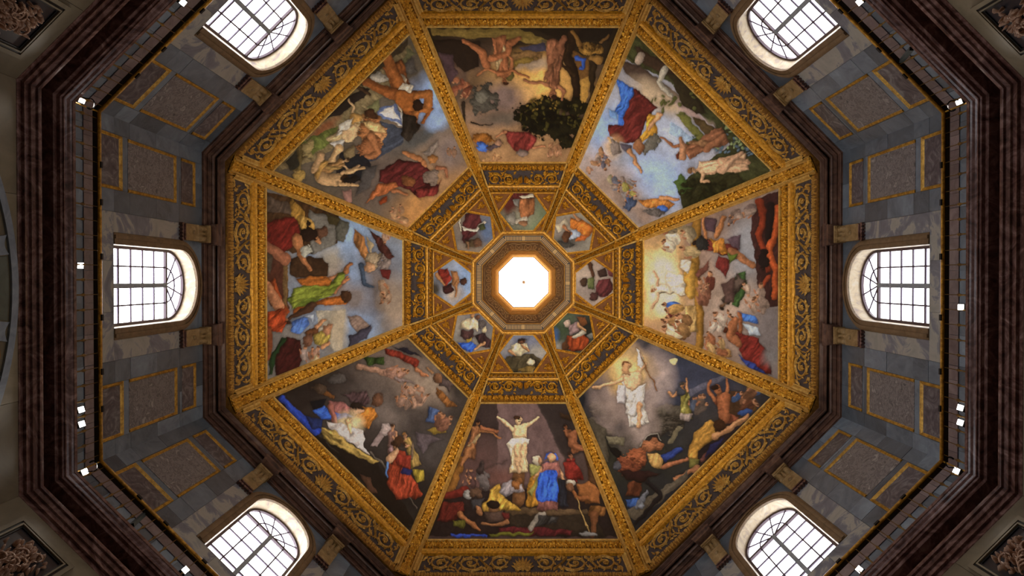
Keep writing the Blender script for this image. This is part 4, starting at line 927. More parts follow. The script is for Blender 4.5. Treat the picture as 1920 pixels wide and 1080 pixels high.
def paint_lr(c):
    c.b('#2c303c', 620, 260, 480, 240); c.b('#1c2026', 150, 260, 220, 170); c.b('#3c4152', 680, 200, 230, 130); c.b('#3b3836', 860, 520, 240, 200); c.b('#303028', 300, 620, 300, 160); c.l('#5a5a68', [(640, 300), (860, 200)], 40, 20, .1)
    for x, y, r in ((190, 380, 60), (150, 460, 50), (180, 500, 60), (420, 420, 70), (520, 400, 60), (500, 470, 80), (600, 400, 60), (400, 480, 70), (250, 420, 60)): c.e('#4c463c', x, y, r, r * .7, c.rnd.uniform(-20, 20), .4)
    c.b('#8c7c78', 300, 250, 130, 200, 10); c.b('#a0908a', 460, 220, 90, 130); c.b('#94847c', 400, 450, 70, 160, 10); c.b('#887870', 250, 330, 80, 120)
    c.b('#b08f50', 320, 190, 105, 110); c.b('#d8bc80', 325, 175, 70, 75); c.e('#d8c890', 562, 131, 19, 17, 0, .1)
    c.fig(385, 470, 340, -12, '#c8c0b4', '#c49c74', '#6a4224', None, (1, .84, .2, .9, .3), (-1, .72, .25, .72, .55)); c.p('#c2a27c', [(300, 200), (390, 180), (400, 250), (350, 290), (310, 250)], .25); c.p('#cfc9c0', [(330, 300), (420, 240), (410, 330), (360, 420), (310, 400)], .3, .25, .4); c.p('#b4aeae', [(270, 260), (320, 260), (310, 360), (265, 350)], .3, .2, .3); c.l('#c0946c', [(385, 360), (380, 470)], 30, 22); c.p('#d0ccc4', [(370, 60), (410, 120), (400, 165), (375, 150)], .2); c.l('#7a5430', [(385, 90), (430, 180), (475, 280)], 7, 7); c.e('#b08860', 318, 178, 24, 28)
    c.fig(630, 440, 200, -5, '#7c7436', '#a87c54', '#3c3834', '#9a9450', (1, .95, .1, 1.12, .1), (-1, .65, .3, .75, .4)); c.e('#40424a', 600, 285, 22, 24); c.p('#8e8078', [(600, 400), (665, 400), (650, 445), (595, 440)], .3, .2, .2); c.crowd(['#5c5048', '#6c5a4e', '#4c5464'], 700, 350, 40, 30, 4, 60, 40)
    c.p('#4c463a', [(120, 430), (210, 480), (225, 660), (190, 650)], .2); c.p('#1a1816', [(220, 560), (290, 600), (280, 650), (240, 620)], .1); c.p('#6a6450', [(215, 520), (310, 530), (310, 570), (230, 560)], .2); c.p('#6e6650', [(580, 470), (610, 475), (560, 565), (530, 560)], .1)
    c.fig(900, 520, 290, -25, '#6a3c28', '#95603c', '#2c1c14', None, (-1, .95, .15, 1.1, .05), (1, .85, .2, 1.0, .25)); c.l('#8e5836', [(830, 330), (830, 440)], 76, 50); c.p('#45301e', [(860, 280), (960, 300), (900, 420), (850, 400)], .2); c.crowd(['#7a5a2a', '#5c3a28', '#3c5478', '#6a4a34'], 930, 320, 70, 60, 8, 74, 50); c.e('#2f4c80', 930, 400, 36, 16)
    c.p('#241e20', [(690, 500), (990, 420), (960, 470), (720, 690), (660, 690)], .2, .2, .8); c.p('#a07830', [(640, 600), (680, 500), (760, 430), (800, 470), (770, 540), (690, 600), (690, 650), (640, 650)], .35, .25, .7); c.l('#b08258', [(780, 520), (860, 480), (945, 420)], 40, 20); c.e('#3a2414', 800, 460, 34, 34); c.p('#6a6432', [(640, 640), (700, 640), (690, 700), (640, 690)], .3); c.l('#9c6c48', [(690, 690), (570, 750)], 26, 18); c.p('#6e463e', [(700, 640), (780, 580), (770, 610), (710, 660)], .3); c.p('#24264a', [(760, 560), (830, 530), (780, 600), (730, 640)], .2)
    c.p('#2a2320', [(385, 580), (430, 520), (490, 505), (500, 540), (450, 600)], .2); c.l('#8a8478', [(385, 575), (430, 520), (480, 505), (500, 540)], 6); c.e('#8e5434', 360, 640, 70, 46, -15, .4); c.e('#6e3e28', 330, 680, 60, 50); c.e('#8c5c3c', 455, 570, 48, 34); c.p('#b08c50', [(430, 610), (510, 620), (500, 690), (450, 680)], .3, .2, .2); c.p('#26386e', [(500, 620), (600, 580), (620, 600), (520, 660)], .3, .3, .8); c.l('#946040', [(510, 680), (630, 645)], 28, 20); c.p('#2c1a18', [(290, 700), (430, 700), (490, 720), (400, 760), (320, 750)], .3); c.e('#4a4a50', 270, 680, 20, 22)
    c.p('#54301c', [(330, 760), (400, 760), (390, 840), (310, 830)], .3, .3, .3); c.p('#2f4e80', [(310, 850), (390, 850), (380, 900), (320, 890)], .3, .3, .3); c.p('#5e5648', [(300, 920), (560, 760), (640, 700), (640, 740), (380, 960)], .1, .1, .8); c.l('#1c1a1c', [(370, 975), (500, 830), (430, 760)], 20, 26); c.l('#6a6c72', [(375, 890), (430, 815)], 22, 16); c.e('#7c8088', 400, 885, 22, 16)
def paint_bottom(c):
    c.b('#4c3e3a', 720, 330, 520, 300); c.b('#3b302e', 450, 200, 200, 180); c.b('#3e3634', 950, 200, 150, 180); c.p('#6a5654', [(550, 85), (820, 85), (1000, 480), (1010, 640), (550, 640)], 0, .04, 0, 8); c.p('#362e2c', [(830, 85), (1030, 85), (1170, 420), (1010, 480)], 0, 0, 0, 14)
    c.b('#6a4a42', 480, 590, 230, 60); c.b('#5a4440', 420, 470, 150, 120); c.p('#2a2120', [(90, 700), (560, 680), (1300, 640), (1390, 1000), (80, 1000)], .1, .1, .8)
    c.p('#5c4a34', [(600, 800), (1160, 815), (1180, 850), (600, 850)], .1); c.p('#30281f', [(560, 850), (1200, 850), (1290, 1000), (700, 990)], .2); c.l('#7c5624', [(310, 470), (215, 720)], 44, 60); c.l('#46301e', [(1150, 430), (1200, 640)], 40, 50); c.l('#6a4a2c', [(695, 440), (690, 760)], 76, 84)
    c.fig(690, 570, 390, 0, '#c8b088', '#cfae84', '#3c281a', None, (1, .9, .22, .98, .34), (-1, .9, .25, .98, .34)); c.p('#cbaa80', [(655, 240), (755, 235), (745, 330), (660, 330)], .25); c.p('#cfc4ac', [(640, 335), (765, 335), (755, 380), (650, 400), (640, 460), (610, 370)], .25, .2, .2); c.l('#c8a47c', [(685, 390), (690, 560)], 46, 28); c.l('#c8a47c', [(730, 390), (705, 520)], 40, 26)
    c.fig(350, 470, 270, 15, '#8e6240', '#96683f', '#2c1c14', '#a08a64', (1, .8, .35, .72, .65)); c.l('#966840', [(380, 380), (300, 510)], 44, 26); c.l('#8e5c3c', [(450, 260), (545, 285)], 30, 18); c.fig(1090, 430, 210, -25, '#8a5a3a', '#8e5c3c', '#2c1c14'); c.l('#8e5c3c', [(1060, 310), (1050, 380), (1120, 400)], 60, 40); c.p('#3a2a1c', [(965, 155), (1070, 190), (1080, 220), (970, 190)], .2)
    c.e('#645c5a', 450, 610, 50, 60, 20); c.l('#3c3230', [(430, 560), (445, 500)], 50, 30); c.l('#4a3a36', [(460, 540), (610, 487)], 5, 4); c.crowd(['#4c3836', '#5a4440'], 360, 610, 50, 40, 5, 60, 0)
    c.p('#ae8a34', [(560, 640), (600, 740), (720, 815), (640, 830), (450, 830), (440, 790), (490, 740), (500, 680)], .35, .3, .5); c.p('#8c8486', [(580, 640), (640, 610), (720, 640), (730, 690), (660, 700), (600, 730), (560, 700)], .3, .25, .6); c.e('#8a5c30', 675, 640, 34, 36)
    c.fig(790, 800, 350, 4, '#a07420', '#b08860', '#b4a890', '#8e8848', (1, .7, .2, .72, .3)); c.p('#8c8a50', [(760, 510), (840, 510), (850, 570), (770, 590)], .3, .2, .4); c.e('#c0b49c', 815, 480, 30, 34); c.e('#a8805c', 838, 482, 16, 22)
    c.fig(890, 815, 390, 3, '#2c57b4', '#b48a64', '#2c4c90', None, (1, .62, .22, .5, .25), (-1, .62, .2, .52, .28)); c.p('#8a5c54', [(850, 500), (970, 490), (980, 590), (930, 610), (880, 580), (850, 560)], .3, .25, .3); c.p('#2b5cc4', [(830, 560), (950, 550), (960, 680), (940, 770), (830, 780), (800, 740), (820, 640)], .35, .35, .3); c.p('#7a5048', [(820, 760), (960, 770), (960, 820), (820, 820)], .3, .3, .2); c.p('#3a5cb0', [(880, 430), (940, 430), (960, 480), (930, 470), (900, 450), (870, 480)], .2); c.p('#24262e', [(960, 600), (1010, 620), (1030, 790), (970, 800)], .3, .3, .1); c.e('#b68c66', 908, 460, 24, 28)
    c.fig(1060, 640, 210, -6, '#6a221c', '#8e6044', '#2c1c14'); c.p('#6e241c', [(1000, 500), (1070, 490), (1120, 560), (1130, 610), (1020, 610)], .3, .25, .3); c.p('#85562c', [(1090, 640), (1180, 620), (1240, 690), (1250, 780), (1150, 770), (1100, 720)], .4); c.e('#a8a090', 1048, 635, 36, 26); c.e('#6a4a34', 1040, 665, 28, 26); c.l('#8a5830', [(1160, 740), (1090, 740), (1060, 700)], 40, 24); c.p('#80582c', [(1180, 790), (1290, 800), (1270, 870), (1170, 860)], .35, .3, .3); c.l('#7a5030', [(1210, 850), (1195, 990)], 60, 40); c.l('#a88c54', [(1090, 740), (1170, 985)], 8, 7)
    c.p('#5c241c', [(170, 770), (310, 760), (330, 830), (240, 900), (140, 900)], .35, .3, .4); c.l('#95643c', [(290, 850), (430, 955)], 44, 22); c.l('#6c281f', [(200, 730), (330, 690)], 40, 60); c.e('#8c8a86', 345, 715, 26, 28); c.e('#5a4434', 400, 700, 40, 34); c.p('#3c3a3c', [(370, 750), (460, 730), (440, 800), (380, 820)], .3); c.l('#946844', [(430, 840), (420, 800)], 30, 26); c.p('#5c5a22', [(240, 890), (330, 890), (320, 940), (250, 930)], .3, .2, .2)
    c.p('#4c3c34', [(450, 830), (590, 830), (600, 900), (470, 900)], .35); c.p('#5c2420', [(580, 840), (640, 850), (630, 910), (590, 900)], .3); c.e('#7c5a3c', 520, 800, 34, 34); c.e('#231914', 520, 780, 40, 24); c.l('#8e6440', [(620, 900), (540, 920), (450, 905)], 32, 18); c.p('#582024', [(560, 940), (740, 930), (1060, 960), (1040, 990), (700, 1000), (560, 980)], .3, .3, .6); c.p('#6a6a24', [(700, 970), (790, 965), (760, 995), (500, 1000), (490, 975)], .3); c.l('#8c8478', [(770, 940), (850, 850)], 34, 50); c.p('#3c3a38', [(830, 850), (970, 860), (940, 910), (800, 940)], .3, .4, .6); c.l('#2a48a0', [(240, 992), (480, 997)], 16, 12); c.e('#8a8a88', 1170, 985, 70, 14, 4)
def paint_ll(c):
    c.b('#4c4440', 600, 300, 420, 300, 30); c.b('#2a2422', 200, 300, 250, 120, -30); c.b('#6c6058', 700, 180, 220, 120, 40); c.b('#8a7a6c', 830, 250, 130, 90, 40); c.b('#988878', 880, 250, 60, 40); c.b('#6a605a', 640, 400, 140, 60, 40); c.b('#4a4442', 880, 580, 130, 160); c.b('#2a2624', 700, 760, 330, 140, 40)
    c.p('#1c1814', [(100, 320), (300, 520), (780, 990), (760, 1000), (70, 330)], 0); c.p('#201a16', [(300, 500), (600, 660), (800, 980), (700, 960)], .1); c.l('#5c544c', [(560, 600), (720, 760), (800, 900)], 12, 8); c.p('#50382a', [(500, 720), (560, 740), (600, 820), (560, 810)], .2)
    c.l('#2446a8', [(110, 325), (190, 420), (290, 490)], 34, 50); c.p('#20305e', [(230, 420), (320, 430), (310, 490), (260, 480)], .3); c.p('#12151c', [(250, 340), (330, 330), (330, 410), (270, 400)], .2)
    c.p('#6a4622', [(270, 270), (310, 250), (380, 310), (370, 330)], .3); c.e('#4a3c30', 300, 270, 45, 24, 20); c.e('#4a4644', 390, 225, 60, 24, -15)
    c.p('#4e3c3e', [(420, 300), (540, 285), (570, 330), (540, 365), (460, 345)], .35, .3, .4); c.p('#9a6420', [(500, 365), (590, 370), (600, 420), (560, 480), (500, 460), (460, 430)], .35, .3, .7); c.e('#5e4230', 605, 335, 34, 30)
    c.p('#8c5c58', [(345, 340), (440, 350), (480, 390), (420, 420), (360, 400)], .35, .25, .3); c.p('#2f5cb4', [(260, 390), (330, 360), (350, 400), (440, 400), (480, 420), (400, 430), (310, 430)], .3, .35, 1.2); c.e('#b48e70', 492, 388, 30, 24); c.e('#2c221c', 495, 365, 32, 18); c.l('#8c5a50', [(360, 370), (385, 465)], 34, 16)
    c.b('#e0cca0', 455, 465, 60, 55, 0, .8); c.p('#bcb4b0', [(340, 440), (440, 460), (530, 490), (530, 570), (560, 620), (440, 540), (360, 480)], .2, .2, 1); c.e('#d4b080', 458, 470, 14, 40, -10); c.e('#d4b080', 452, 440, 14, 12); c.p('#a08848', [(310, 480), (380, 490), (470, 570), (610, 655), (580, 665), (420, 590), (320, 540)], .3, .35, 2.2)
    c.p('#9a8c88', [(660, 450), (680, 500), (610, 540), (620, 460)], .2); c.p('#8a7a78', [(560, 570), (620, 500), (640, 530), (600, 580)], .2); c.fig(680, 640, 180, 0, '#7c6058', '#ac8260', '#3c281c', '#94787a', (1, .6, .1, .66, .02)); c.fig(800, 680, 190, -18, '#8a7440', '#ac8260', '#8a6434', '#6a5a48', (-1, .6, .1, .62, .0)); c.p('#5a5054', [(800, 500), (940, 540), (880, 560), (840, 610), (810, 560)], .2)
    c.fig(740, 850, 310, -8, '#8a3a22', '#ae8462', '#3c261a', '#5a2a1e', (-1, .7, .1, .6, .2)); c.p('#8e3c22', [(660, 660), (760, 700), (830, 820), (800, 850), (690, 840), (650, 760)], .35, .35, .2); c.p('#7a2e20', [(690, 610), (770, 620), (770, 690), (700, 680)], .3, .25, .2); c.l('#b08a68', [(665, 640), (700, 600)], 44, 36); c.p('#282a5a', [(730, 690), (790, 690), (770, 730), (720, 720)], .2); c.p('#94822c', [(780, 690), (840, 700), (850, 750), (800, 765)], .3, .3, .4); c.l('#4e74a8', [(655, 660), (650, 730)], 14, 8); c.e('#46301f', 710, 550, 30, 34)
    c.p('#6e2a1c', [(640, 60), (720, 80), (820, 130), (800, 170), (740, 130), (650, 100)], .3, .3, .4); c.p('#24222c', [(680, 55), (760, 65), (830, 110), (760, 90)], .2); c.p('#30401e', [(530, 110), (640, 110), (640, 150), (550, 150)], .3, .3, .3); c.l('#947460', [(500, 160), (640, 190)], 26, 36); c.l('#9c6a48', [(800, 170), (860, 210)], 22, 12); c.crowd(['#8c6c5c', '#967462'], 680, 190, 40, 30, 5, 60, 90); c.l('#7c6c68', [(700, 220), (800, 250)], 16, 6)
    c.p('#80562a', [(910, 260), (980, 330), (1020, 360), (960, 370), (900, 300)], .3, .3, .5); c.p('#4e4240', [(930, 210), (1000, 240), (980, 290), (920, 250)], .3); c.e('#6c4c34', 915, 215, 26, 24); c.l('#8a6848', [(890, 190), (860, 165)], 14, 10); c.crowd(['#8e7262', '#9a7c68', '#7c6658'], 780, 310, 70, 50, 16, 50, 0, 70); c.p('#46587c', [(870, 370), (920, 380), (900, 460), (850, 450)], .3, .3, .3); c.p('#86702c', [(850, 490), (940, 470), (960, 500), (900, 520)], .3); c.crowd(['#7a5644', '#6a4c3e'], 950, 440, 40, 40, 5, 64, 30)
def paint_left(c):
    c.b('#7f92ac', 620, 440, 260, 330); c.b('#86a4cc', 680, 610, 90, 170); c.b('#9a9488', 530, 430, 60, 90); c.b('#8aa4c6', 640, 300, 60, 100); c.b('#6c6462', 780, 560, 110, 190, -20); c.b('#948474', 840, 640, 60, 120); c.b('#8a7c74', 560, 560, 60, 100); c.b('#7a7270', 640, 600, 70, 80)
    c.p('#46321e', [(195, 70), (340, 110), (570, 200), (560, 330), (440, 390), (200, 360)], .1, .2, .6); c.p('#66645e', [(420, 170), (570, 215), (550, 340), (440, 390), (420, 320)], .25); c.p('#52524a', [(560, 210), (620, 230), (590, 330), (550, 310)], .3); c.p('#403a24', [(500, 185), (570, 210), (560, 250), (520, 240)], .2)
    c.p('#4e2e22', [(200, 360), (310, 380), (320, 660), (230, 640), (205, 500)], .1, .15, .2); c.p('#6e5634', [(290, 420), (318, 420), (312, 660), (296, 660)], .1); c.p('#3c2a1a', [(330, 400), (490, 400), (515, 430), (510, 500), (360, 500), (330, 480)], .25, .1, 1.5)
    c.p('#4a4238', [(210, 380), (240, 400), (230, 480), (210, 460)], .2); c.p('#9a9486', [(450, 660), (600, 660), (580, 860), (540, 870), (470, 760)], .1, .1, .2); c.b('#a89c86', 560, 740, 40, 100)
    c.p('#8c6c2c', [(330, 110), (400, 170), (400, 240), (370, 240), (320, 180)], .35, .3, .5); c.p('#a08040', [(380, 190), (450, 230), (460, 280), (390, 280), (370, 230)], .3, .2, .4); c.e('#5a4030', 480, 280, 38, 30); c.l('#a87850', [(440, 290), (470, 330)], 26, 14); c.p('#50443a', [(200, 90), (330, 140), (330, 190), (210, 180)], .2, .2, .4)
    c.p('#5e1c16', [(200, 230), (350, 200), (380, 280), (350, 350), (280, 390), (200, 320)], .35, .25, .6); c.e('#241812', 420, 285, 34, 44, 20); c.l('#9a6840', [(360, 310), (390, 410), (430, 465)], 50, 22); c.l('#8a5a40', [(205, 340), (300, 410)], 44, 60); c.e('#9c9c90', 410, 370, 30, 26)
    c.fig(330, 640, 290, 64, '#5c6a24', '#9c6c48', '#2c1c14', '#707a2c', (-1, .95, .12, 1.12, .1), (1, .92, .05, 1.08, -.02)); c.p('#6a7428', [(340, 560), (420, 530), (540, 530), (560, 480), (600, 460), (590, 520), (540, 580), (400, 610), (330, 660)], .35, .3, 1.1); c.p('#94591c', [(360, 505), (480, 495), (540, 515), (520, 540), (380, 540)], .35, .25, 1.4); c.p('#9c5c1e', [(340, 660), (480, 610), (590, 585), (620, 610), (600, 635), (440, 640), (350, 700)], .35, .25, 1.4); c.l('#8e5f38', [(600, 470), (625, 440)], 28, 18); c.e('#47301e', 605, 590, 26, 30); c.l('#9c6a44', [(590, 520), (618, 510)], 22, 14)
    c.fig(220, 520, 230, 155, '#8a421a', '#a06c48', '#3c2418'); c.l('#a87450', [(215, 530), (270, 640)], 30, 60); c.p('#983f16', [(210, 680), (290, 650), (310, 720), (290, 780), (220, 760)], .35, .35, .7); c.l('#7c4626', [(220, 760), (220, 900)], 40, 30)
    c.p('#42629c', [(330, 720), (400, 690), (420, 730), (380, 780), (330, 770)], .3, .3, .4); c.p('#9aa2b0', [(400, 690), (440, 680), (440, 720)], .2); c.l('#4c3424', [(330, 700), (440, 640)], 20, 40); c.p('#5a3a22', [(400, 770), (470, 730), (470, 790), (420, 800)], .3); c.p('#8c7c3a', [(440, 790), (530, 740), (530, 800), (490, 840), (450, 830)], .35, .3, .5); c.e('#9a7052', 510, 760, 24, 28); c.l('#a47854', [(460, 740), (495, 710)], 24, 14); c.l('#a47854', [(490, 840), (520, 822)], 26, 14)
    c.p('#3a1616', [(260, 860), (310, 800), (380, 810), (390, 880), (360, 960), (260, 985), (250, 930)], .35, .3, .6); c.p('#1f3a20', [(230, 890), (290, 800), (310, 810), (260, 880), (240, 980), (220, 980)], .3); c.e('#6a4a38', 415, 810, 30, 34); c.crowd(['#9c8c84', '#8c7060', '#a89878'], 420, 890, 40, 40, 6, 56, 30)
    c.p('#94683a', [(650, 260), (690, 300), (720, 390), (690, 410), (640, 320)], .3, .3, .2); c.p('#a89878', [(700, 300), (740, 340), (730, 400)], .2); c.e('#94846c', 740, 410, 34, 40); c.p('#4a2a24', [(720, 260), (780, 310), (840, 400), (800, 430), (760, 350)], .35, .3, .5); c.e('#7c706a', 800, 440, 40, 44); c.p('#5c2420', [(770, 460), (830, 470), (820, 510), (780, 500)], .2); c.l('#3c4a5c', [(680, 440), (690, 530), (730, 550)], 26, 16); c.e('#a07c5c', 720, 450, 26, 30); c.crowd(['#9c8064', '#8e7660'], 790, 590, 25, 50, 4, 56, 200); c.crowd(['#947a66'], 790, 300, 20, 25, 2, 50, 180)
    c.p('#7c6a60', [(610, 690), (660, 690), (730, 740), (700, 800), (640, 760)], .25, .15, .8); c.p('#3e3c4a', [(620, 790), (730, 730), (710, 800), (610, 850)], .3)
def paint_ul(c):
    c.b('#7c6a58', 900, 780, 300, 260, -40); c.b('#a87c48', 900, 960, 190, 130, -40); c.b('#9a7854', 1020, 850, 120, 130); c.b('#62564e', 650, 830, 140, 180, 40); c.b('#51504e', 880, 600, 160, 50, -30); c.b('#7c6e68', 1030, 680, 90, 90); c.b('#8ca8d4', 920, 400, 90, 130, 20); c.b('#8aa2c8', 960, 500, 70, 60)
    c.p('#716548', [(690, 180), (820, 100), (840, 150), (700, 330), (640, 420), (560, 540), (300, 740), (100, 790), (90, 770), (340, 500)], .1, .2, 2.4); c.p('#3a3224', [(680, 180), (800, 70), (800, 110), (560, 330), (540, 310)], .1); c.p('#5c5c40', [(800, 120), (850, 150), (760, 250)], .1); c.p('#504c48', [(760, 230), (830, 170), (850, 250), (800, 260)], .25); c.b('#8c4c28', 340, 560, 90, 26, -38, .7); c.p('#5e6632', [(200, 640), (420, 540), (380, 640), (260, 720)], .15, .2, 2.4)
    c.p('#b4b2ac', [(640, 480), (770, 470), (770, 550), (680, 500)], .1); c.p('#5c6a8c', [(640, 450), (740, 420), (770, 540), (640, 490)], .15); c.p('#c0bcb4', [(650, 480), (720, 430), (760, 520)], .15); c.p('#3e4450', [(620, 500), (780, 560), (780, 640), (640, 720), (560, 740), (600, 600)], .1, .15, 1); c.p('#1f2228', [(440, 690), (580, 700), (600, 770), (500, 880), (400, 860)], .1); c.p('#4a4644', [(560, 770), (640, 760), (600, 870), (520, 930)], .2)
    c.p('#221e1c', [(460, 400), (560, 330), (600, 350), (540, 400), (440, 480), (340, 510)], .25); c.e('#979286', 640, 285, 44, 26, 10); c.l('#3c2c1c', [(520, 320), (600, 380)], 26, 16)
    c.fig(720, 200, 380, 160, '#6e421e', '#8e5624', '#281a10', '#a89a84', (-1, .82, .3, .95, .12)); c.l('#8c5626', [(690, 170), (730, 270), (760, 330)], 44, 76); c.l('#7e4c22', [(580, 310), (680, 360), (790, 380)], 40, 70); c.p('#84501f', [(740, 350), (860, 350), (850, 460), (780, 470), (730, 410)], .35); c.l('#96602c', [(860, 380), (920, 370), (910, 450), (860, 460), (820, 530)], 50, 30); c.p('#b4ac9a', [(750, 350), (780, 310), (840, 330), (820, 360)], .2, .2, .4); c.p('#2a241e', [(770, 470), (850, 500), (860, 560), (810, 640), (770, 590)], .3, .25, .3); c.e('#2a1a10', 860, 430, 34, 38)
    c.fig(380, 640, 240, 52, '#a8946c', '#b89a70', '#7c5a34', '#b8b0a0', (-1, .9, .3, .95, .5), (1, .7, .3, .6, .5)); c.p('#b89c74', [(450, 560), (520, 520), (540, 560), (500, 640), (440, 630)], .3); c.p('#aca8a0', [(380, 640), (450, 620), (450, 680), (400, 660)], .2, .2, .5); c.e('#9a7840', 520, 500, 30, 34); c.p('#b0aa9c', [(430, 540), (500, 500), (480, 560), (420, 580)], .2); c.l('#b49468', [(430, 670), (370, 760)], 44, 24); c.p('#6a6a48', [(580, 450), (650, 400), (650, 460), (600, 480)], .2)
    c.e('#96663c', 600, 560, 60, 70, 20, .4); c.e('#a87c50', 640, 600, 36, 66, 10, .4); c.e('#8c5c38', 590, 660, 70, 50, -30, .4); c.p('#ae9464', [(560, 520), (650, 530), (680, 580), (590, 570)], .3, .2, .2); c.l('#94643e', [(600, 600), (640, 690), (580, 710)], 40, 26); c.e('#3c2616', 600, 480, 30, 24); c.p('#7a6a4c', [(450, 690), (510, 650), (520, 700), (470, 740)], .3)
    c.fig(300, 800, 200, 70, '#8a6a40', '#b0906a', '#3c2c1c', '#8e7444', (1, .9, .3, 1.2, .25)); c.l('#b29268', [(330, 830), (410, 840), (440, 830)], 70, 60); c.l('#b29268', [(450, 800), (560, 780)], 26, 14); c.l('#b29268', [(430, 860), (530, 875)], 26, 14); c.p('#94743c', [(280, 770), (340, 720), (370, 740), (310, 840)], .3, .3, .7); c.l('#a48660', [(330, 710), (290, 790)], 44, 30); c.e('#3e2a1a', 460, 830, 26, 28); c.e('#1c1816', 490, 840, 40, 24)
    c.fig(240, 650, 190, 200, '#5c5030', '#a08a60', '#2c2418'); c.e('#948458', 260, 670, 36, 46, 30); c.p('#2c2c24', [(130, 740), (200, 680), (210, 760), (160, 790)], .2); c.e('#a08648', 205, 815, 30, 26)
    c.p('#4e1f1e', [(650, 790), (760, 730), (880, 740), (930, 790), (900, 850), (980, 860), (960, 920), (870, 940), (780, 880), (640, 850)], .35, .3, .9); c.e('#7c6c60', 930, 820, 44, 36, -20); c.l('#8a5c40', [(960, 770), (1010, 780), (1020, 820)], 26, 14); c.p('#6c2a26', [(840, 900), (960, 870), (990, 830), (950, 930), (870, 940)], .3, .4, .3); c.l('#96663e', [(790, 690), (870, 720), (900, 760)], 30, 22); c.e('#8a6034', 935, 725, 30, 24); c.p('#6c625a', [(880, 690), (960, 620), (970, 660), (930, 710)], .25, .3, .6)
    c.p('#8a522c', [(640, 860), (740, 850), (760, 880), (640, 930), (570, 970)], .35, .25, .5); c.e('#6c4426', 800, 845, 34, 28); c.p('#7c3a18', [(650, 950), (690, 920), (690, 960), (655, 980)], .3); c.l('#966440', [(730, 900), (800, 920)], 24, 12); c.crowd(['#8a6c50', '#9a7a58'], 755, 1025, 40, 30, 5, 46, -40); c.crowd(['#7c624e'], 1040, 690, 30, 15, 4, 34, 0); c.p('#8c6a60', [(440, 900), (490, 890), (500, 960), (460, 970)], .2)

BIG = {6: (paint_top, 780, 30, 3.6, '#4c3e30', 'fresco with a dark tree, golden sky and upside-down figures in brown', ), 7: (paint_ur, 1060, 50, 2.919, '#8e8a8c', 'fresco with a red and blue cloud group floating in pale blue sky over green ground'),
       0: (paint_right, 1180, 330, 2.634, '#86766a', 'fresco with a bright golden glow ringed by a crowd of figures'), 1: (paint_lr, 1060, 630, 2.769, '#26282c', 'night fresco with a white-robed figure rising in cloud over fallen men'),
       2: (paint_bottom, 780, 730, 3.6, '#4a3c38', 'fresco with a pale figure in a light shaft and a standing figure in blue'), 3: (paint_ll, 490, 630, 2.768, '#3a3430', 'dark fresco of a lamplit group in blue and ochre with orange-robed figure standing'),
       4: (paint_left, 420, 330, 2.635, '#74706c', 'fresco with a green and orange robed figure under a patch of blue sky'), 5: (paint_ul, 490, 50, 2.92, '#5c5448', 'fresco with pale reclining figures on green ground and maroon cloak in cloud')}
GAIN = 1.65
def paint_mesh(name, rhos, half, nu, k, fn, ox, oy, sc, bg, vcrop=1.0):
    nv = len(rhos); U = np.linspace(-1, 1, nu); a = k * PI / 4; ca, sa = math.cos(a), math.sin(a)
    P = np.array([prof(r)[:2] for r in rhos]); hwv = np.array([half(r) for r in rhos])
    S = hwv[:, None] * U[None, :]; RR = np.repeat(np.array(rhos)[:, None], nu, 1)
    co = np.stack([np.repeat(P[:, :1], nu, 1), S * P[:, 1:2] / F, np.repeat(P[:, 1:2], nu, 1) + Z0], -1).reshape(-1, 3)
    # where each point of the picture lies in the measuring frame of the colour masses
    cx = 983.3 - 100 / P[:, 1:2]; cy = 524.5 + 276 / P[:, 1:2]
    X = cx + RR * ca - S * sa; Y = cy + RR * sa + S * ca
    c = Canvas(X.reshape(-1), Y.reshape(-1), ox, oy, sc, bg, k + int(ox)); c.shape = (nv, nu); c.px = c.x; c.lx, c.ly = -.5, .8; fn(c)
    grain = 1 + .16 * (vn(X.reshape(-1) * .45, Y.reshape(-1) * .45) - .5) + .12 * (vn(X.reshape(-1) * .11 + 50, Y.reshape(-1) * .11) - .5)
    lum = c.c.mean(1, keepdims=True); cc = np.clip(lum + (c.c - lum) * .9, 0, 1) ** 1.14 * 1.2
    fx, fy = X.reshape(-1), Y.reshape(-1); fb = .5 * vn(fx / 26 + 3, fy / 26) + .3 * vn(fx / 11, fy / 11 + 9) + .2 * vn(fx / 5 + 1, fy / 5)
    cc = cc * (1 + .75 * (fb[:, None] - .5))
    col = np.clip(cc * grain[:, None] * GAIN, 0, .9)
    i = np.arange(nv - 1)[:, None] * nu + np.arange(nu - 1)[None, :]
    q = np.stack([i, i + 1, i + nu + 1, i + nu], -1).reshape(-1)
    m = bpy.data.meshes.new(name); nq = len(q) // 4
    m.vertices.add(len(co)); m.vertices.foreach_set('co', co.reshape(-1).astype(np.float32))
    m.loops.add(len(q)); m.loops.foreach_set('vertex_index', q.astype(np.int32))
    m.polygons.add(nq); m.polygons.foreach_set('loop_start', (np.arange(nq) * 4).astype(np.int32))
    m.update(calc_edges=True); m.validate()
    at = m.color_attributes.new('paint', 'FLOAT_COLOR', 'POINT')
    at.data.foreach_set('color', np.concatenate([col, np.ones((len(col), 1))], 1).reshape(-1).astype(np.float32))
    m.polygons.foreach_set('use_smooth', [True] * nq); m.materials.append(M['paint'])
    return m
def rows_for(r0, r1, n):
    return list(np.linspace(r0, r1, n))
FIL = [strip(D, lambda r: -HW(r), lambda r: HW(r), [(485, -.02), (484.6, .09), (482.6, .1), (482, -.02)]).mesh('fillet', 'palegold'), strip(D, lambda r: -HW(r), lambda r: HW(r), [(225.6, -.02), (225.3, .09), (226.6, .1), (227, -.02)]).mesh('fillet', 'palegold')]
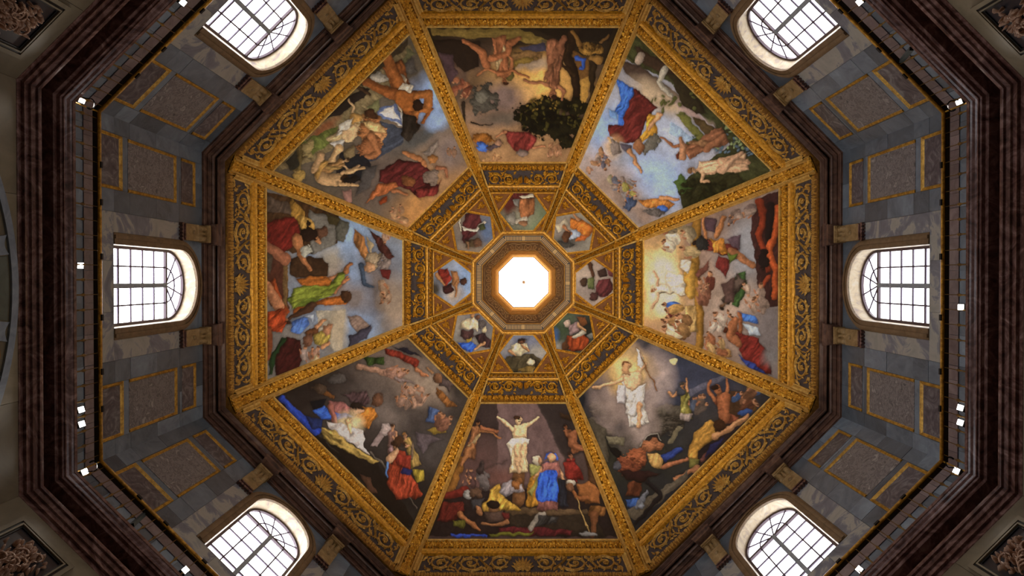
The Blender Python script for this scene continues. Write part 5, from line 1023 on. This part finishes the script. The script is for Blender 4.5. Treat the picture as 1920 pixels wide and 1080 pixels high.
for s in (-1, 1): FIL.append(MB().grid([[D(s * (HW(r) - o), r, n) for o, n in ((1.9, -.01), (1.7, .07), (.4, .09), (-.6, .0))] for r in np.linspace(484, 225.5, 14)]).mesh('fillet', 'palegold'))
for k, (fn, ox, oy, sc, bg, lb) in BIG.items():
    f = root('fresco', D(0, 350), ANG[k], lb, 'fresco', 'large frescoes of the dome')
    part('painted_plaster', paint_mesh('painted_plaster', rows_for(485, 225, 210), HW, 300, k, fn, ox, oy, sc, bg), f)
    for m in FIL: part('fillet', m, f)

# the eight small six-sided pictures: one seated draped figure each
def small(bgs, cmds):
    def fn(c):
        for q in bgs: c.b(*q)
        for q in cmds: getattr(c, q[0])(*q[1:])
    return fn
A_, B_ = (760, 310, 4.32), (760, 500, 4.32)
SMALL = {
    6: (A_, '#6a6a58', small([('#6e7a5c', 1060, 460, 110, 110), ('#8a8672', 960, 400, 90, 90), ('#5a2c22', 830, 310, 80, 90)], [('p', '#542420', [(860, 215), (1040, 215), (1060, 260), (850, 290)], .2, .3, 0), ('p', '#8a5a34', [(930, 270), (1050, 270), (1040, 400), (960, 440), (920, 380)], .35, .3, .2), ('p', '#c0b49c', [(930, 250), (1030, 235), (1040, 260), (950, 275)], .2), ('p', '#77746c', [(870, 280), (930, 280), (920, 340), (880, 330)], .2), ('p', '#b8ae9a', [(880, 440), (980, 410), (990, 440), (900, 470)], .2), ('e', '#8a6444', 950, 465, 34, 24), ('e', '#8a8478', 860, 440, 40, 50)]), 'standing figure in brown against green'),
    7: (A_, '#8a8478', small([('#8a8078', 1280, 560, 120, 120), ('#a09484', 1330, 480, 80, 60), ('#5c5850', 1300, 610, 100, 60)], [('p', '#b0a48c', [(1210, 480), (1300, 440), (1330, 480), (1230, 540)], .2), ('p', '#a8641c', [(1330, 430), (1420, 440), (1530, 500), (1480, 580), (1400, 560), (1340, 500)], .35, .3, .7), ('p', '#a85c20', [(1400, 580), (1490, 560), (1450, 620), (1380, 620)], .3), ('e', '#9aa4b4', 1360, 570, 40, 50, 20), ('l', '#a8744c', [(1280, 500), (1340, 560)], 30, 20), ('e', '#5a3a20', 1305, 590, 36, 44), ('e', '#44403a', 1300, 640, 80, 26), ('l', '#a0744e', [(1370, 400), (1400, 440)], 26, 26)]), 'figure in orange with a tablet'),
    5: (A_, '#6a6460', small([('#5a6a86', 660, 540, 60, 110), ('#8a7c6c', 540, 660, 120, 50), ('#7c7064', 430, 480, 60, 110)], [('p', '#4e2424', [(480, 390), (600, 380), (620, 480), (560, 560), (470, 640), (450, 540)], .35, .3, .6), ('p', '#bcb4a4', [(450, 500), (560, 520), (640, 440), (660, 460), (570, 540), (470, 530)], .2), ('p', '#44482c', [(580, 500), (630, 470), (650, 510), (600, 540)], .3), ('p', '#5c4a30', [(480, 610), (600, 590), (560, 650), (480, 660)], .3), ('e', '#6c4c34', 580, 625, 30, 34), ('l', '#8a6646', [(500, 620), (505, 670)], 22, 14), ('l', '#c0b8a0', [(440, 430), (445, 530)], 8)]), 'maroon-robed figure with a scroll'),
    4: (A_, '#8a94a6', small([('#7f96b8', 490, 900, 80, 160), ('#b0a090', 380, 1030, 80, 70), ('#403a30', 240, 1010, 60, 90)], [('p', '#7a2a1c', [(270, 850), (350, 830), (370, 920), (320, 990), (260, 900)], .35, .3, .8), ('p', '#42201e', [(300, 980), (370, 950), (390, 1010), (320, 1050)], .3, .3, .8), ('p', '#94683e', [(370, 850), (420, 860), (440, 940), (410, 990), (370, 960)], .35), ('e', '#44281a', 470, 940, 32, 34), ('l', '#94683e', [(410, 950), (405, 1060)], 28, 16), ('l', '#a0744a', [(250, 890), (310, 960)], 30, 20)]), 'bare-shouldered figure in red against blue sky'),
    0: (A_, '#9c8c80', small([('#a89888', 1440, 850, 80, 90), ('#94867c', 1450, 1020, 90, 80)], [('p', '#5a2c2c', [(1560, 940), (1670, 910), (1690, 1010), (1620, 1080), (1540, 1040)], .35, .3, .6), ('p', '#3e2c24', [(1550, 850), (1620, 830), (1630, 900), (1570, 910)], .25), ('p', '#5a6038', [(1470, 930), (1530, 900), (1540, 1000), (1480, 990)], .35, .2, .3), ('e', '#44301f', 1440, 945, 28, 32), ('l', '#50341f', [(1500, 800), (1520, 900)], 36, 26), ('p', '#6a3a3c', [(1630, 830), (1690, 860), (1690, 900), (1640, 890)], .3), ('e', '#4e302a', 1530, 1060, 36, 40)]), 'figure in dark red and green seen head inward'),
    3: (B_, '#7a7670', small([('#77747a', 600, 430, 120, 90), ('#8c847a', 430, 450, 60, 80)], [('p', '#c6b694', [(470, 430), (560, 410), (600, 450), (580, 530), (520, 500), (440, 510)], .3, .25, .4), ('e', '#6c4a34', 595, 410, 24, 24), ('e', '#94704c', 545, 400, 20, 20), ('p', '#46302e', [(450, 520), (540, 510), (560, 580), (480, 590), (440, 570)], .35, .3, .4), ('p', '#3c2828', [(560, 570), (640, 530), (690, 600), (690, 660), (600, 640)], .35, .3, .4), ('e', '#c4b490', 645, 520, 28, 24), ('p', '#2b56b0', [(430, 620), (520, 600), (570, 640), (540, 700), (450, 660)], .35, .35, .5), ('l', '#a88058', [(560, 670), (640, 620)], 24, 16), ('p', '#9c8430', [(490, 580), (540, 575), (530, 600), (490, 600)], .2), ('e', '#5c5450', 615, 470, 24, 40)]), 'white-robed figure bending over one in blue'),
    2: (B_, '#6e7280', small([('#747888', 950, 600, 200, 90), ('#98948c', 1080, 690, 90, 50), ('#8c8a8a', 800, 660, 60, 60)], [('p', '#48402c', [(830, 730), (960, 710), (1040, 710), (1110, 760), (1100, 820), (1000, 860), (850, 860), (800, 760)], .35, .25, .6), ('p', '#c4b896', [(850, 640), (900, 615), (980, 620), (1000, 680), (940, 720), (850, 710)], .3, .2, .4), ('e', '#6a4630', 942, 610, 28, 32), ('e', '#2c1e16', 944, 590, 30, 16), ('l', '#a07850', [(990, 680), (950, 640)], 26, 18), ('l', '#a88058', [(850, 690), (900, 715)], 24, 16), ('p', '#6e5a2c', [(910, 830), (1000, 800), (1060, 810), (1030, 860), (910, 860)], .3, .25, .4), ('e', '#c0b290', 1010, 770, 30, 24), ('p', '#3a3020', [(1040, 750), (1100, 780), (1090, 830), (1050, 810)], .3)]), 'white-shirted seated figure resting chin on hand'),
    1: (B_, '#4c5046', small([('#3e4a34', 1260, 480, 90, 110), ('#55604a', 1300, 420, 60, 40), ('#40608e', 1210, 570, 30, 60), ('#8c8880', 1250, 660, 60, 50), ('#2c2c24', 1470, 520, 60, 120)], [('p', '#8c3f14', [(1310, 560), (1440, 540), (1490, 600), (1440, 690), (1360, 680), (1300, 660)], .35, .3, .3), ('p', '#8e7674', [(1320, 470), (1400, 450), (1420, 520), (1340, 550)], .3, .2, .4), ('p', '#b4ac98', [(1350, 570), (1440, 510), (1470, 530), (1380, 590)], .2), ('e', '#b09c8c', 1305, 460, 22, 24), ('e', '#46301f', 1430, 430, 34, 34), ('l', '#b08a60', [(1400, 470), (1460, 520)], 26, 16), ('p', '#5c3c20', [(1270, 620), (1310, 590), (1320, 680), (1280, 680)], .3), ('e', '#6a6a64', 1500, 560, 26, 30), ('p', '#6a4220', [(1380, 400), (1470, 410), (1480, 470), (1440, 490)], .2)]), 'figure in rust-red before dark foliage')}
for k, ((ox, oy, sc), bg, fn, lb) in SMALL.items():
    f = root('ceiling_picture', D(0, 134), ANG[k], 'small six-sided ceiling picture of a ' + lb, 'painting', 'six-sided pictures of the inner ring')
    rh = rows_for(169.5, 131.5, 36) + rows_for(131.5, 98.5, 34)[1:]
    part('painted_plaster', paint_mesh('small_painted_plaster', rh, hexw, 88, k, fn, ox, oy, sc, bg), f)
    H = HEX; 
    for i in (2, 5): part('fillet', strip_seg(D, H[i], H[(i + 1) % 6], 2.2, .08, 4).mesh('small_fillet', 'palegold'), f)
